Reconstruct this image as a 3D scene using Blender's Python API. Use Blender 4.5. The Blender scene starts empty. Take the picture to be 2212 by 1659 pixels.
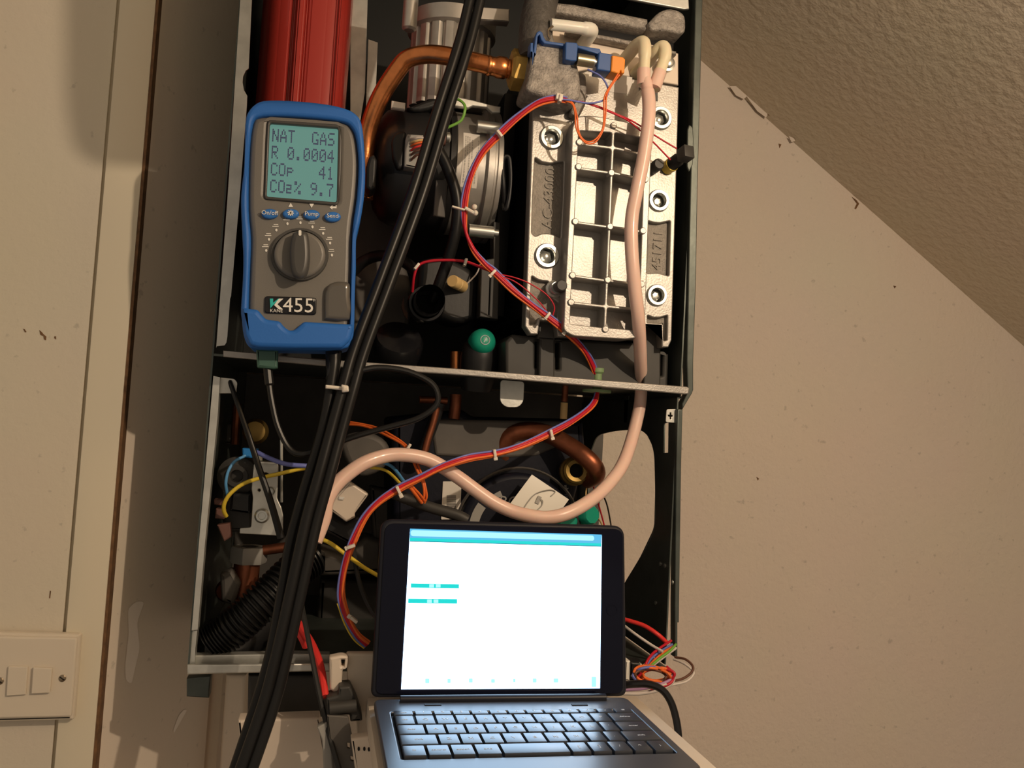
import bpy, bmesh, math, random
from mathutils import Vector, Matrix
random.seed(7)
SC = bpy.context.scene
COL = SC.collection
# ------------------------------------------------------------------ camera
FPX = 1850.0; CX, CY = 1106.0, 829.5
YAW, PIT, ROL = math.radians(12.17), math.radians(3.117), math.radians(3.35)
FW = Vector((math.sin(YAW)*math.cos(PIT), math.cos(YAW)*math.cos(PIT), math.sin(PIT)))
_r0 = Vector((math.cos(YAW), -math.sin(YAW), 0)); _u0 = _r0.cross(FW)
RT = math.cos(ROL)*_r0 + math.sin(ROL)*_u0
UP = -math.sin(ROL)*_r0 + math.cos(ROL)*_u0
CAM = Vector((0, -0.80, 1.50))
cd = bpy.data.cameras.new('camera'); cam = bpy.data.objects.new('camera', cd); COL.objects.link(cam)
cd.sensor_width = 36.0; cd.lens = 36.0*FPX/2212.0; cd.clip_start = 0.02; cd.clip_end = 50
m = Matrix((RT, UP, -FW)).transposed().to_4x4(); m.translation = CAM
cam.matrix_world = m; SC.camera = cam
# ------------------------------------------------------------------ view, world, lamp
SC.view_settings.view_transform = 'Standard'; SC.view_settings.look = 'None'
SC.view_settings.gamma = 1; SC.view_settings.use_curve_mapping = False
SC.view_settings.exposure = 0.0
w = bpy.data.worlds.new('room_light'); SC.world = w; w.use_nodes = True
w.node_tree.nodes['Background'].inputs[0].default_value = (1.0, 0.82, 0.63, 1)
w.node_tree.nodes['Background'].inputs[1].default_value = 0.325
LAMP = Vector((0.50, -0.79, 1.905))
ld = bpy.data.lights.new('bare_bulb_light', 'POINT'); ld.energy = 17.3; ld.color = (1.0, 0.79, 0.57); ld.shadow_soft_size = 0.007
lo = bpy.data.objects.new('bare_bulb_light', ld); lo.location = LAMP; COL.objects.link(lo)

# ------------------------------------------------------------------ pixel -> place
def ray(px, py):
    return FW + RT*((px-CX)/FPX) + UP*((CY-py)/FPX)
def P(px, py, Y):
    d = ray(px, py); return CAM + d*((Y-CAM.y)/d.y)
def PXp(px, py, X):
    d = ray(px, py); return CAM + d*((X-CAM.x)/d.x)
def PZ(px, py, Z):
    d = ray(px, py); return CAM + d*((Z-CAM.z)/d.z)
def PN(px, py, o, n):
    d = ray(px, py); return CAM + d*((o-CAM).dot(n)/d.dot(n))
def S(px, py, Y):
    return (P(px+1, py, Y)-P(px-1, py, Y)).length/2

# ------------------------------------------------------------------ materials
def mat(name, col, rough=.5, metal=0., bump=0., bscale=200., vary=0., vscale=30., spec=.5, emit=None, est=1., trans=0., ior=1.45, coat=0., stretch=None, detail=4, sss=0., alpha=1.):
    mt = bpy.data.materials.new(name); mt.use_nodes = True
    nt = mt.node_tree; b = nt.nodes['Principled BSDF']; L = nt.links
    b.inputs['Base Color'].default_value = (*col, 1)
    b.inputs['Roughness'].default_value = rough; b.inputs['Metallic'].default_value = metal
    b.inputs['Specular IOR Level'].default_value = spec; b.inputs['IOR'].default_value = ior
    b.inputs['Transmission Weight'].default_value = trans; b.inputs['Coat Weight'].default_value = coat
    if sss: b.inputs['Subsurface Weight'].default_value = sss; b.inputs['Subsurface Scale'].default_value = .004
    if emit: b.inputs['Emission Color'].default_value = (*emit, 1); b.inputs['Emission Strength'].default_value = est
    if bump or vary:
        tc = nt.nodes.new('ShaderNodeTexCoord'); src = tc.outputs['Object']
        if stretch:
            mp = nt.nodes.new('ShaderNodeMapping'); mp.inputs['Scale'].default_value = stretch
            L.new(src, mp.inputs['Vector']); src = mp.outputs['Vector']
    if bump:
        n = nt.nodes.new('ShaderNodeTexNoise'); n.inputs['Scale'].default_value = bscale; n.inputs['Detail'].default_value = detail
        L.new(src, n.inputs['Vector'])
        bp = nt.nodes.new('ShaderNodeBump'); bp.inputs['Strength'].default_value = bump; bp.inputs['Distance'].default_value = .002
        L.new(n.outputs['Fac'], bp.inputs['Height']); L.new(bp.outputs['Normal'], b.inputs['Normal'])
    if vary:
        n = nt.nodes.new('ShaderNodeTexNoise'); n.inputs['Scale'].default_value = vscale; n.inputs['Detail'].default_value = 5
        L.new(src, n.inputs['Vector'])
        cr = nt.nodes.new('ShaderNodeValToRGB')
        cr.color_ramp.elements[0].position = .3; cr.color_ramp.elements[1].position = .72
        cr.color_ramp.elements[0].color = (*[c*(1-vary) for c in col], 1)
        cr.color_ramp.elements[1].color = (*[min(1, c*(1+vary*.6)) for c in col], 1)
        L.new(n.outputs['Fac'], cr.inputs['Fac']); L.new(cr.outputs['Color'], b.inputs['Base Color'])
    return mt
def glow(name, col, st):
    mt = bpy.data.materials.new(name); mt.use_nodes = True; nt = mt.node_tree
    b = nt.nodes['Principled BSDF']; b.inputs['Base Color'].default_value = (.01, .01, .01, 1); b.inputs['Roughness'].default_value = .2
    b.inputs['Emission Color'].default_value = (*col, 1); b.inputs['Emission Strength'].default_value = st
    return mt
def wallmat(name, col, bump, bscale, speck=.35, dist=.003):
    mt = bpy.data.materials.new(name); mt.use_nodes = True; nt = mt.node_tree; L = nt.links
    b = nt.nodes['Principled BSDF']; b.inputs['Roughness'].default_value = .75; b.inputs['Specular IOR Level'].default_value = .25
    tc = nt.nodes.new('ShaderNodeTexCoord')
    n1 = nt.nodes.new('ShaderNodeTexNoise'); n1.inputs['Scale'].default_value = bscale; n1.inputs['Detail'].default_value = 5; n1.inputs['Roughness'].default_value = .55
    n2 = nt.nodes.new('ShaderNodeTexNoise'); n2.inputs['Scale'].default_value = 95; n2.inputs['Detail'].default_value = 6
    n3 = nt.nodes.new('ShaderNodeTexNoise'); n3.inputs['Scale'].default_value = 5; n3.inputs['Detail'].default_value = 3
    for n in (n1, n2, n3): L.new(tc.outputs['Object'], n.inputs['Vector'])
    bp = nt.nodes.new('ShaderNodeBump'); bp.inputs['Strength'].default_value = bump; bp.inputs['Distance'].default_value = dist
    L.new(n1.outputs['Fac'], bp.inputs['Height']); L.new(bp.outputs['Normal'], b.inputs['Normal'])
    cr = nt.nodes.new('ShaderNodeValToRGB')                       # dirt specks with a shape of their own
    cr.color_ramp.elements[0].position = .27; cr.color_ramp.elements[1].position = .34
    cr.color_ramp.elements[0].color = (*[c*(1-speck) for c in col], 1); cr.color_ramp.elements[1].color = (*col, 1)
    L.new(n2.outputs['Fac'], cr.inputs['Fac'])
    mx = nt.nodes.new('ShaderNodeMixRGB'); mx.blend_type = 'MULTIPLY'; mx.inputs['Fac'].default_value = .18
    L.new(cr.outputs['Color'], mx.inputs['Color1']); L.new(n3.outputs['Color'], mx.inputs['Color2'])
    mx2 = nt.nodes.new('ShaderNodeMixRGB'); mx2.blend_type = 'MIX'; mx2.inputs['Fac'].default_value = .5
    L.new(mx.outputs['Color'], mx2.inputs['Color1']); L.new(cr.outputs['Color'], mx2.inputs['Color2'])
    L.new(mx2.outputs['Color'], b.inputs['Base Color'])
    return mt
M = dict(
    wall_r=wallmat('painted_plaster', (.72, .62, .53), .6, 110, .2),
    wall_l=wallmat('painted_wall', (.68, .61, .50), .2, 120, .2),
    side=wallmat('alcove_paint', (.80, .69, .57), .1, 120, .2),
    ceil=wallmat('woodchip_ceiling', (.66, .575, .455), .55, 85, .1, .005),
    leak_light=mat('painted_light_leak', (.95, .86, .76), .8, bump=.1),  # pale colour standing in for light leaks on the side wall
    trim=mat('cream_gloss', (.70, .63, .49), .4, bump=.05, bscale=60),
    wood=mat('bare_wood_edge', (.17, .085, .035), .7, bump=.3, bscale=80, vary=.4, vscale=120),
    floor=mat('floor_boards', (.25, .2, .15), .6, vary=.3),
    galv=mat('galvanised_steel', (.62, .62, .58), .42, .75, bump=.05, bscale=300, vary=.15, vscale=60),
    galvd=mat('galvanised_dark_reflection', (.10, .115, .105), .38, .55, bump=.05, bscale=200, vary=.3, vscale=25),  # galvanised steel with its dark reflections put into the colour
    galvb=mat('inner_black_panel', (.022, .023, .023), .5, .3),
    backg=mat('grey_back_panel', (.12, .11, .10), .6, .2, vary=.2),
    alu=mat('cast_aluminium', (.39, .37, .345), .42, .65, bump=.12, bscale=500, vary=.12, vscale=70),
    alur=mat('rough_casting', (.34, .31, .28), .6, .45, bump=.7, bscale=420, vary=.35, vscale=160),
    alub=mat('machined_aluminium', (.48, .455, .42), .42, .7, bump=.04, bscale=300, vary=.1, vscale=80),
    pocket=mat('sandcast_pocket', (.27, .245, .215), .6, .5, bump=.4, bscale=600, vary=.15, vscale=200),
    steel=mat('bright_zinc', (.58, .59, .56), .3, .9),
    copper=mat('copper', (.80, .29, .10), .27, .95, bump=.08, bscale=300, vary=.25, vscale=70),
    copperd=mat('shaded_copper', (.30, .10, .05), .42, .8, bump=.08, bscale=300, vary=.35, vscale=60),  # copper with the lower bay's shade put into its colour
    brassd=mat('shaded_brass', (.30, .20, .06), .45, .7), bronze=mat('bronze_plunger', (.42, .37, .25), .3, .9),  # brass here is darkened, the lower bay's shade put into its colour
    alurd=mat('dark_casting', (.12, .11, .10), .6, .4, bump=.5, bscale=300, vary=.3, vscale=120),
    brass=mat('brass', (.56, .36, .10), .5, .7, vary=.15, vscale=100),
    red=mat('red_enamel', (.36, .028, .02), .42, 0, bump=.03, bscale=30, coat=.35),
    blue=mat('blue_rubber', (.018, .13, .47), .55, bump=.05, bscale=600),
    grey=mat('grey_abs', (.16, .15, .135), .42, bump=.06, bscale=900),
    greyd=mat('dark_grey_abs', (.06, .058, .055), .4),
    lcd=glow('lcd_backlight', (.20, .44, .36), .55),
    ink=mat('lcd_ink', (.05, .06, .17), .6),
    btn=mat('button_blue', (.03, .16, .50), .4),
    white=mat('white_print', (.75, .73, .68), .6),
    tealp=mat('teal_print', (.02, .45, .42), .5),
    black=mat('black_plastic', (.014, .014, .015), .42, bump=.04, bscale=300),
    blackg=mat('black_gloss', (.010, .010, .012), .22),
    rubber=mat('black_rubber_hose', (.010, .0098, .0098), .36, spec=.35),
    dgrey=mat('charcoal_plastic', (.045, .043, .04), .5, vary=.2),
    navy=mat('pump_housing', (.008, .009, .017), .5, spec=.25, bump=.1, bscale=200),
    clear=mat('clear_trap', (.10, .092, .082), .14, coat=.6),
    pink=mat('silicone_tube', (.80, .56, .47), .32, sss=.25, coat=.25),
    elbow=mat('translucent_elbow', (.80, .71, .50), .4, sss=.25),
    ivory=mat('ivory_elbow', (.80, .78, .70), .35, sss=.2),
    cream=mat('cream_enamel', (.72, .62, .52), .5, .15),
    beige=mat('beige_plastic', (.62, .54, .45), .5, vary=.05),
    clip=mat('blue_clip_plastic', (.035, .10, .30), .4),
    orange=mat('orange_plastic', (.85, .28, .03), .45),
    ow=mat('orange_wire', (.80, .16, .03), .45), rw=mat('red_wire', (.52, .012, .03), .42),
    bw=mat('blue_wire', (.16, .19, .52), .45), lw=mat('light_blue_wire', (.10, .32, .62), .45), yw=mat('yellow_wire', (.75, .55, .05), .45),
    gw=mat('green_wire', (.18, .42, .06), .45), kw=mat('black_wire', (.02, .02, .02), .4), ww=mat('white_wire', (.62, .56, .52), .45),
    brw=mat('brown_wire', (.12, .05, .03), .5), pw=mat('violet_wire', (.40, .22, .38), .45), bigred=mat('red_cable_sheath', (.75, .04, .035), .45),
    tie=mat('natural_nylon', (.72, .66, .58), .4, sss=.2),
    grommet=mat('green_rubber', (.22, .33, .16), .55), gplug=mat('green_plug', (.055, .13, .10), .5),
    knob=mat('green_knob', (.01, .30, .20), .35), tan=mat('tan_plug', (.72, .50, .22), .5),
    bconn=mat('blue_connector', (.02, .22, .62), .45), yring=mat('yellow_ring', (.75, .55, .08), .4, .3),
    label=mat('paper_label', (.74, .70, .64), .55), print=mat('label_print', (.12, .11, .10), .6), dimp=mat('grey_print', (.42, .40, .37), .6),
    flag=mat('glossy_label', (.72, .68, .60), .25), greyc=mat('light_grey_plastic', (.33, .32, .30), .5),
    case=mat('tablet_case', (.012, .013, .020), .4, spec=.3), glass=mat('tablet_glass', (.005, .006, .014), .1, spec=.2),
    key=mat('key_cap', (.030, .034, .045), .34, spec=.9), deck=mat('keyboard_deck', (.045, .05, .064), .34, spec=.9), keyw=mat('key_well', (.006, .006, .009), .6),
    leg=mat('key_legend', (.55, .58, .62), .5),
    scr=glow('screen_white', (.50, .73, 1.0), 5.0), hdr=glow('screen_header', (.10, .52, .85), 1.0), hdrl=glow('screen_header_light', (.38, .80, 1.0), 1.2),
    teal=glow('screen_teal', (.0, .72, .68), 1.0), teall=glow('screen_pale_teal', (.35, .88, .85), 1.3), foot=glow('screen_footer', (.62, .93, .97), 1.5), lin=glow('screen_line', (.02, .22, .35), .6),
    switch=mat('white_switch', (.68, .60, .49), .35), screw=mat('screw_head', (.30, .24, .17), .35, .8), drk=mat('dark_hole', (.005, .005, .005), .8),
    pinkt=mat('terminal_pink', (.16, .075, .06), .5),
)
# ------------------------------------------------------------------ mesh helpers
def rnd(pts, r, n=5):
    out = []; N = len(pts)
    for i in range(N):
        a, b, c = Vector(pts[i-1]), Vector(pts[i]), Vector(pts[(i+1) % N])
        rr = r[i] if isinstance(r, (list, tuple)) else r
        d1, d2 = (a-b), (c-b); k = min(rr, d1.length*.48, d2.length*.48)
        if k < 1e-9: out.append(tuple(b)); continue
        p, q = b+d1.normalized()*k, b+d2.normalized()*k
        for j in range(n+1):
            t = j/n; v = p*(1-t)**2 + b*2*t*(1-t) + q*t*t; out.append(tuple(v))
    return out
def ell(cx, cy, rx, ry=None, n=24):
    ry = ry or rx
    return [(cx+rx*math.cos(2*math.pi*i/n), cy+ry*math.sin(2*math.pi*i/n)) for i in range(n)]
def rect(x0, y0, x1, y1): return [(x0, y0), (x1, y0), (x1, y1), (x0, y1)]
def cat(pts, n=8):
    if len(pts) < 3: n = 2
    V = [Vector(p) for p in pts]; V = [V[0]*2-V[1]] + V + [V[-1]*2-V[-2]]; out = []
    for i in range(1, len(V)-2):
        a, b, c, d = V[i-1:i+3]
        for j in range(n):
            t = j/n
            out.append(.5*((2*b)+(c-a)*t+(2*a-5*b+4*c-d)*t*t+(3*b-a-3*c+d)*t**3))
    out.append(V[-2]); return out
class MB:
    def __init__(s): s.bm = bmesh.new()
    def add(s, me, mtx=None):
        if mtx: me.transform(mtx)
        s.bm.from_mesh(me); bpy.data.meshes.remove(me); return s
    def box(s, a, b, bev=0):
        a, b = Vector(a), Vector(b); lo_ = Vector(map(min, a, b)); hi = Vector(map(max, a, b))
        return s.obox((lo_+hi)/2, (hi-lo_), None, bev)
    def obox(s, c, size, rot=None, bev=0):
        t = bmesh.new(); bmesh.ops.create_cube(t, size=1)
        bmesh.ops.scale(t, vec=Vector(size), verts=t.verts)
        if bev: bmesh.ops.bevel(t, geom=t.edges[:], offset=min(bev, min(size)*.45), segments=2, affect='EDGES', profile=.6)
        mt = Matrix.Translation(Vector(c)) @ (rot.to_4x4() if rot else Matrix())
        me = bpy.data.meshes.new('t'); t.to_mesh(me); t.free(); return s.add(me, mt)
    def flat(s, pts, holes, mtx, t, bev=0):           # 2-D outline (metres) extruded: front at z=0, back at z=-t
        cu = bpy.data.curves.new('t', 'CURVE'); cu.dimensions = '2D'; cu.fill_mode = 'BOTH'
        bev = min(bev, t*.45); K = 200.0; t *= K; bev *= K          # filled at a larger scale, then shrunk
        for loop in [pts]+list(holes):
            sp = cu.splines.new('POLY'); sp.points.add(len(loop)-1); sp.use_cyclic_u = True
            for i, p in enumerate(loop): sp.points[i].co = (p[0]*K, p[1]*K, 0, 1)
        cu.extrude = max(t/2-bev, 1e-4); cu.bevel_depth = bev; cu.bevel_resolution = 2; cu.offset = -bev if bev else 0
        o = bpy.data.objects.new('t', cu); me = bpy.data.meshes.new_from_object(o)
        bpy.data.objects.remove(o); bpy.data.curves.remove(cu)
        return s.add(me, mtx @ Matrix.Translation((0, 0, -t/2/K)) @ Matrix.Scale(1/K, 4))
    def plate(s, pts, Y, t, bev=0, holes=(), back=None):  # frontal plate traced at depth Y
        f = lambda L: [(P(x, y, Y).x, P(x, y, Y).z) for x, y in L]
        return s.flat(f(pts), [f(h) for h in holes], Matrix(((1, 0, 0, 0), (0, 0, -1, Y), (0, 1, 0, 0), (0, 0, 0, 1))), t, bev)
    def on(s, pts, o, u, v, t, bev=0, holes=()):      # plate on a tilted plane (o, u, v), px outline
        n = u.cross(v)
        f = lambda L: [((PN(x, y, o, n)-o).dot(u), (PN(x, y, o, n)-o).dot(v)) for x, y in L]
        mt = Matrix((u, v, n)).transposed().to_4x4(); mt.translation = o
        return s.flat(f(pts), [f(h) for h in holes], mt, t, bev)
    def side(s, pts, X, t, holes=(), bev=0):          # plate in a vertical plane x = X, px outline
        f = lambda L: [(PXp(x, y, X).y, PXp(x, y, X).z) for x, y in L]
        return s.flat(f(pts), [f(h) for h in holes], Matrix(((0, 0, 1, X), (1, 0, 0, 0), (0, 1, 0, 0), (0, 0, 0, 1))), t, bev)
    def tube(s, pts, r, seg=10, n=8, rough=None, caps=True):
        W = cat(pts, n) if len(pts) > 2 else [Vector(p) for p in pts]
        R = r if callable(r) else (lambda t: r)
        prev = None; rings = []
        for i, p in enumerate(W):
            d = (W[min(i+1, len(W)-1)]-W[max(i-1, 0)]).normalized()
            if prev is None:
                a = Vector((0, 0, 1)) if abs(d.z) < .9 else Vector((1, 0, 0)); nrm = d.cross(a).normalized()
            else: nrm = (prev - d*prev.dot(d)).normalized()
            prev = nrm; bn = d.cross(nrm); q = R(i/(len(W)-1))
            rings.append([s.bm.verts.new(p+(nrm*math.cos(2*math.pi*k/seg)+bn*math.sin(2*math.pi*k/seg))*q) for k in range(seg)])
        for a, b in zip(rings, rings[1:]):
            for k in range(seg): s.bm.faces.new((a[k], a[(k+1) % seg], b[(k+1) % seg], b[k]))
        if caps:
            s.bm.faces.new(rings[0][::-1]); s.bm.faces.new(rings[-1])
        return s
    def ptube(s, pts, r, **k): return s.tube([P(*p) for p in pts], r, **k)
    def lathe(s, prof, o, axis, seg=32, sq=None):     # prof: (radius, distance along axis)
        ax = Vector(axis).normalized(); a = Vector((0, 0, 1)) if abs(ax.z) < .9 else Vector((1, 0, 0))
        u = ax.cross(a).normalized(); v = ax.cross(u); o = Vector(o); rings = []
        for r, h in prof:
            if r < 1e-7: rings.append([s.bm.verts.new(o+ax*h)])
            else: rings.append([s.bm.verts.new(o+ax*h+(u*math.cos(2*math.pi*k/seg)+v*math.sin(2*math.pi*k/seg))*(r*(sq(k, seg) if sq else 1))) for k in range(seg)])
        for A, B in zip(rings, rings[1:]):
            for k in range(seg):
                k2 = (k+1) % seg
                if len(A) == 1 and len(B) == 1: continue
                if len(A) == 1: f = (A[0], B[k2], B[k])
                elif len(B) == 1: f = (A[k], A[k2], B[0])
                else: f = (A[k], A[k2], B[k2], B[k])
                try: s.bm.faces.new(f)
                except ValueError: pass
        return s
    def ball(s, c, r, sc=(1, 1, 1)):
        t = bmesh.new(); bmesh.ops.create_uvsphere(t, u_segments=24, v_segments=14, radius=r)
        me = bpy.data.meshes.new('t'); t.to_mesh(me); t.free()
        return s.add(me, Matrix.Translation(Vector(c)) @ Matrix.Diagonal((*sc, 1)))
    def quad(s, pts): s.bm.faces.new([s.bm.verts.new(p) for p in pts]); return s
    def text(s, st, o, u, v, size, ext=.0002, align='CENTER'):
        cu = bpy.data.curves.new('t', 'FONT'); cu.body = st; cu.size = size; cu.extrude = ext; cu.align_x = align; cu.align_y = 'CENTER'; cu.resolution_u = 3
        ob = bpy.data.objects.new('t', cu); me = bpy.data.meshes.new_from_object(ob)
        bpy.data.objects.remove(ob); bpy.data.curves.remove(cu)
        u = u.normalized(); n = u.cross(v).normalized(); v = n.cross(u)
        mt = Matrix((u, v, n)).transposed().to_4x4(); mt.translation = Vector(o); return s.add(me, mt)
    def build(s, name, m_, parent=None, label=None, smooth=35, kind=None):
        bmesh.ops.recalc_face_normals(s.bm, faces=s.bm.faces[:])
        me = bpy.data.meshes.new(name); s.bm.to_mesh(me); s.bm.free()
        root = parent
        while root is not None and root.parent: root = root.parent
        if root is not None: me.transform(Matrix.Translation(-root.location))
        me.materials.append(M[m_])
        if smooth: me.shade_smooth(); me.set_sharp_from_angle(angle=math.radians(smooth))
        o = bpy.data.objects.new(name, me); COL.objects.link(o); o.parent = parent
        if label: o['label'] = label
        if kind: o['kind'] = kind
        return o
def thing(name, label, catg, loc, group=None):
    o = bpy.data.objects.new(name, None); o.empty_display_size = .02; COL.objects.link(o); o.location = loc
    o['label'] = label; o['category'] = catg
    if group: o['group'] = group
    return o
def tag(o, label, catg, group=None):
    o['label'] = label; o['category'] = catg
    if group: o['group'] = group
    # move the origin of a one-mesh thing to its base
    me = o.data; c = Vector((0, 0, 0))
    for v in me.vertices: c += v.co
    c /= max(1, len(me.vertices)); me.transform(Matrix.Translation(-c)); o.location = c
    return o
X, Yv, Z = Vector((1, 0, 0)), Vector((0, 1, 0)), Vector((0, 0, 1))
FR = -Yv   # towards the viewer's side of the room

# ================================================================== SETTING
YW, YL = .36, .085
XS = P(276, 829, YL).x                                  # inner face of the alcove's side board
XWR = 1.35
# sloped ceiling line on the back wall
A = P(1500, 118, YW); B = P(2212, 748, YW)
sl = (B-A).normalized(); up_end = A - sl*(1.1); dn_end = A + sl*1.75
wb = MB()
ztop = up_end.z
tl = A - sl*((A.x-(XS-.02))/sl.x)
wb.flat([(XS-.02, .02), (dn_end.x, .02), (dn_end.x, dn_end.z), (tl.x, tl.z)], [],
        Matrix(((1, 0, 0, 0), (0, 0, -1, YW), (0, 1, 0, 0), (0, 0, 0, 1))), .05)
wb.build('wall_back', 'wall_r', kind='structure')
nc = Vector((sl.z, 0, -sl.x)).normalized()              # ceiling normal, facing down-left
c1, c2 = up_end, dn_end
cb = MB(); y0, y1 = -1.9, YW+.04
q = [Vector((c1.x, y0, c1.z)), Vector((c2.x, y0, c2.z)), Vector((c2.x, y1, c2.z)), Vector((c1.x, y1, c1.z))]
k = [p - nc*.04 for p in q]
for f in ((q[0], q[1], q[2], q[3]), (k[3], k[2], k[1], k[0]), (q[0], k[0], k[1], q[1]), (q[1], k[1], k[2], q[2]), (q[2], k[2], k[3], q[3]), (q[3], k[3], k[0], q[0])): cb.quad(f)
cb.build('ceiling', 'ceil', kind='structure')
# torn lining paper where the slope meets the wall
tp = MB(); n_t = (nc*.35+FR).normalized(); v_t = n_t.cross(sl)
for pts in ([(1576, 186), (1590, 186), (1610, 191), (1617, 206), (1606, 214), (1590, 206)], [(1612, 207), (1640, 211), (1656, 219), (1660, 244), (1655, 254), (1636, 240)],
            [(1704, 294), (1714, 298), (1718, 304), (1710, 307)]):
    tp.on(pts, A+nc*.006+FR*.008, sl, v_t, .0015)
tp.build('trim_3', 'wall_r', kind='structure')
ck = MB()
for pts in ([(1840, 425), (1850, 432), (1856, 440), (1849, 452), (1846, 450), (1851, 440)], [(1682, 310), (1688, 312), (1684, 320)],
            [(1579, 186), (1583, 187), (1580, 196)], [(1657, 222), (1663, 232), (1662, 250), (1658, 247), (1657, 236)], [(1700, 290), (1708, 300), (1712, 304), (1704, 298)], [(1634, 1030), (1640, 1034), (1637, 1038)], [(1930, 617), (1936, 618), (1933, 623)]):
    ck.plate(pts, YW-.0105 if pts[0][0] in (1657,) else YW-.0006, .0006)
ck.build('trim_4', 'wood', kind='structure')
XT0, XT1 = P(181, 829, YL).x, P(190, 829, YL).x; XTR = P(270, 829, YL).x
MB().box((-1.25, YL, .02), (XT0, YL+.05, 2.4)).build('wall_left', 'wall_l', kind='structure')
tb = MB(); tb.box((XT1, YL-.004, .02), (XTR, YL+.03, 2.4), .0015); tb.box((XT0-.001, YL+.004, .02), (XT1+.001, YL+.03, 2.4)); tb.build('trim_1', 'trim', kind='structure')
MB().box((XTR, YL-.003, .02), (XS, YL+.012, 2.4)).build('trim_2', 'wood', kind='structure')
XB = P(531, 200, 0).x - .0138; YB2 = .215
MB().flat([(XS-.03, YL+.012), (XS, YL+.012), (XB, YB2), (XB, YW+.02), (XS-.03, YW+.02)], [], Matrix(((1, 0, 0, 0), (0, 1, 0, 0), (0, 0, 1, 2.4), (0, 0, 0, 1))), 2.38).build('wall_side', 'side', kind='structure')
MB().box((-1.25, -2.2, 0), (1.9, YW+.05, .02)).build('floor', 'floor', kind='structure')
# light leaks painted as paler patches on the alcove side board
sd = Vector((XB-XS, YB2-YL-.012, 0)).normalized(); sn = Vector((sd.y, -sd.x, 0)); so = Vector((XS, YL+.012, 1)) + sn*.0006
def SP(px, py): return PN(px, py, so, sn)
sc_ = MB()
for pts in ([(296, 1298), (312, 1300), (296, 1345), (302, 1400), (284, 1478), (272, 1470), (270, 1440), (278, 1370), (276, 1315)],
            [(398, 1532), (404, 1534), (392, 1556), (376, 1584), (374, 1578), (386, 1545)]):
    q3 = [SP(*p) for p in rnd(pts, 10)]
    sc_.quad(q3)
sc_.build('light_leak_patches', 'leak_light', kind='structure')
mk_ = MB()
for pts in ([(85, 713), (90, 717), (94, 722), (100, 727), (99, 735), (95, 733), (94, 726), (87, 723)], [(118, 726), (121, 727), (121, 733), (117, 730)], [(50, 710), (53, 711), (57, 717), (54, 718)], [(108, 1276), (110, 1277), (108, 1293), (106, 1292)], [(147, 1360), (151, 1363), (156, 1369), (150, 1368)]):
    mk_.plate(pts, YL-.0005, .0006)
mk_.build('trim_6', 'wood', kind='structure')
# added panel out of view, shaped to cast the rounded shadow at left
tt = .56
def to_lamp(px, py): return P(px, py, YL).lerp(LAMP, tt)
c_ = [to_lamp(*p) for p in rnd([(128, -900), (134, 230), (152, 326), (196, 358), (300, 366), (470, 372), (470, -900)], [0, 40, 30, 30, 10, 0, 0])]
hb = MB(); pm = c_[0].y
hb.flat([(p.x, p.z) for p in c_], [], Matrix(((1, 0, 0, 0), (0, 0, -1, pm), (0, 1, 0, 0), (0, 0, 0, 1))), .012, .002)
hb.build('shadow_panel', 'trim', kind='structure')

# ================================================================== SWITCH
t = thing('wall_switch', 'cream double light switch on the wall left of the door frame', 'switch', P(67, 1555, YL))
MB().plate(rnd([(-42, 1366), (173, 1371), (158, 1556), (-58, 1562)], 5), YL-.012, .012, .003).build('pattress', 'switch', t)
fp = MB().plate(rnd([(-38, 1374), (167, 1378), (154, 1549), (-54, 1554)], 6), YL-.016, .0045, .0018).build('faceplate', 'switch', t)
MB().plate(rnd([(17, 1440), (60, 1440), (55, 1501), (13, 1504)], 2), YL-.0185, .003, .0008).build('rocker', 'switch', t)
MB().plate(rnd([(71, 1442), (112, 1444), (107, 1497), (67, 1499)], 2), YL-.0195, .004, .0008).build('rocker', 'switch', t)
for x, y in ((135, 1465), (0, 1471)):
    c = P(x, y, YL-.016)
    sw = MB().lathe([(.0032, -.002), (.0032, .0006), (.0024, .0012), (0, .0013)], c, FR, 16).build('screw', 'screw', t)
    MB().obox(c+FR*.0013, (.0048, .0006, .0008), Matrix.Rotation(.6, 3, 'Y')).build('slot', 'drk', sw)

# ================================================================== BOILER CASING
XL = P(531, 200, 0).x; XR = P(1491, 500, 0).x
z_sh = (P(480, 765, 0).z+P(1490, 843, 0).z)/2
z_bot = P(700, 1448, 0).z; z_top = 2.06
t = thing('boiler_casing', 'open steel boiler casing hung on the wall between alcove board and sloping ceiling', 'boiler', ((XL+XR)/2, .18, z_bot))
lf = MB()
lf.plate([(519, -60), (549, -60), (544, 0), (537, 148), (531, 152), (525, 165), (524, 178), (527, 195), (534, 207), (533, 230), (519, 410), (499, 640), (497, 645), (491, 728), (489, 740), (485, 746), (468, 748), (467, 752), (492, 420), (519, 0)], 0, .0015)
lf.plate([(461, 812), (475, 815), (470, 900), (443, 1170), (427, 1360), (414, 1362), (430, 1170)], 0, .012)
lf.plate([(413, 1362), (426, 1362), (422, 1400), (420, 1450), (404, 1450), (408, 1400)], .004, .012)
lf.build('front_flange', 'galv', t)
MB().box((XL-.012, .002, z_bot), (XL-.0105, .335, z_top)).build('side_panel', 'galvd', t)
rf = MB()
rf.plate([(1504, -60), (1521, -60), (1518, 0), (1507, 420), (1504, 600), (1498, 780), (1498, 842), (1495, 850), (1475, 884), (1474, 872), (1486, 846), (1484, 780), (1489, 500), (1491, 420)], 0, .012, .001)
rf.plate([(1464, 884), (1475, 884), (1472, 1000), (1467, 1345), (1464, 1345), (1464, 1420), (1458, 1420), (1458, 1300), (1461, 1000)], 0, .012, .001)
rf.build('front_flange', 'galvd', t)
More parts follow.
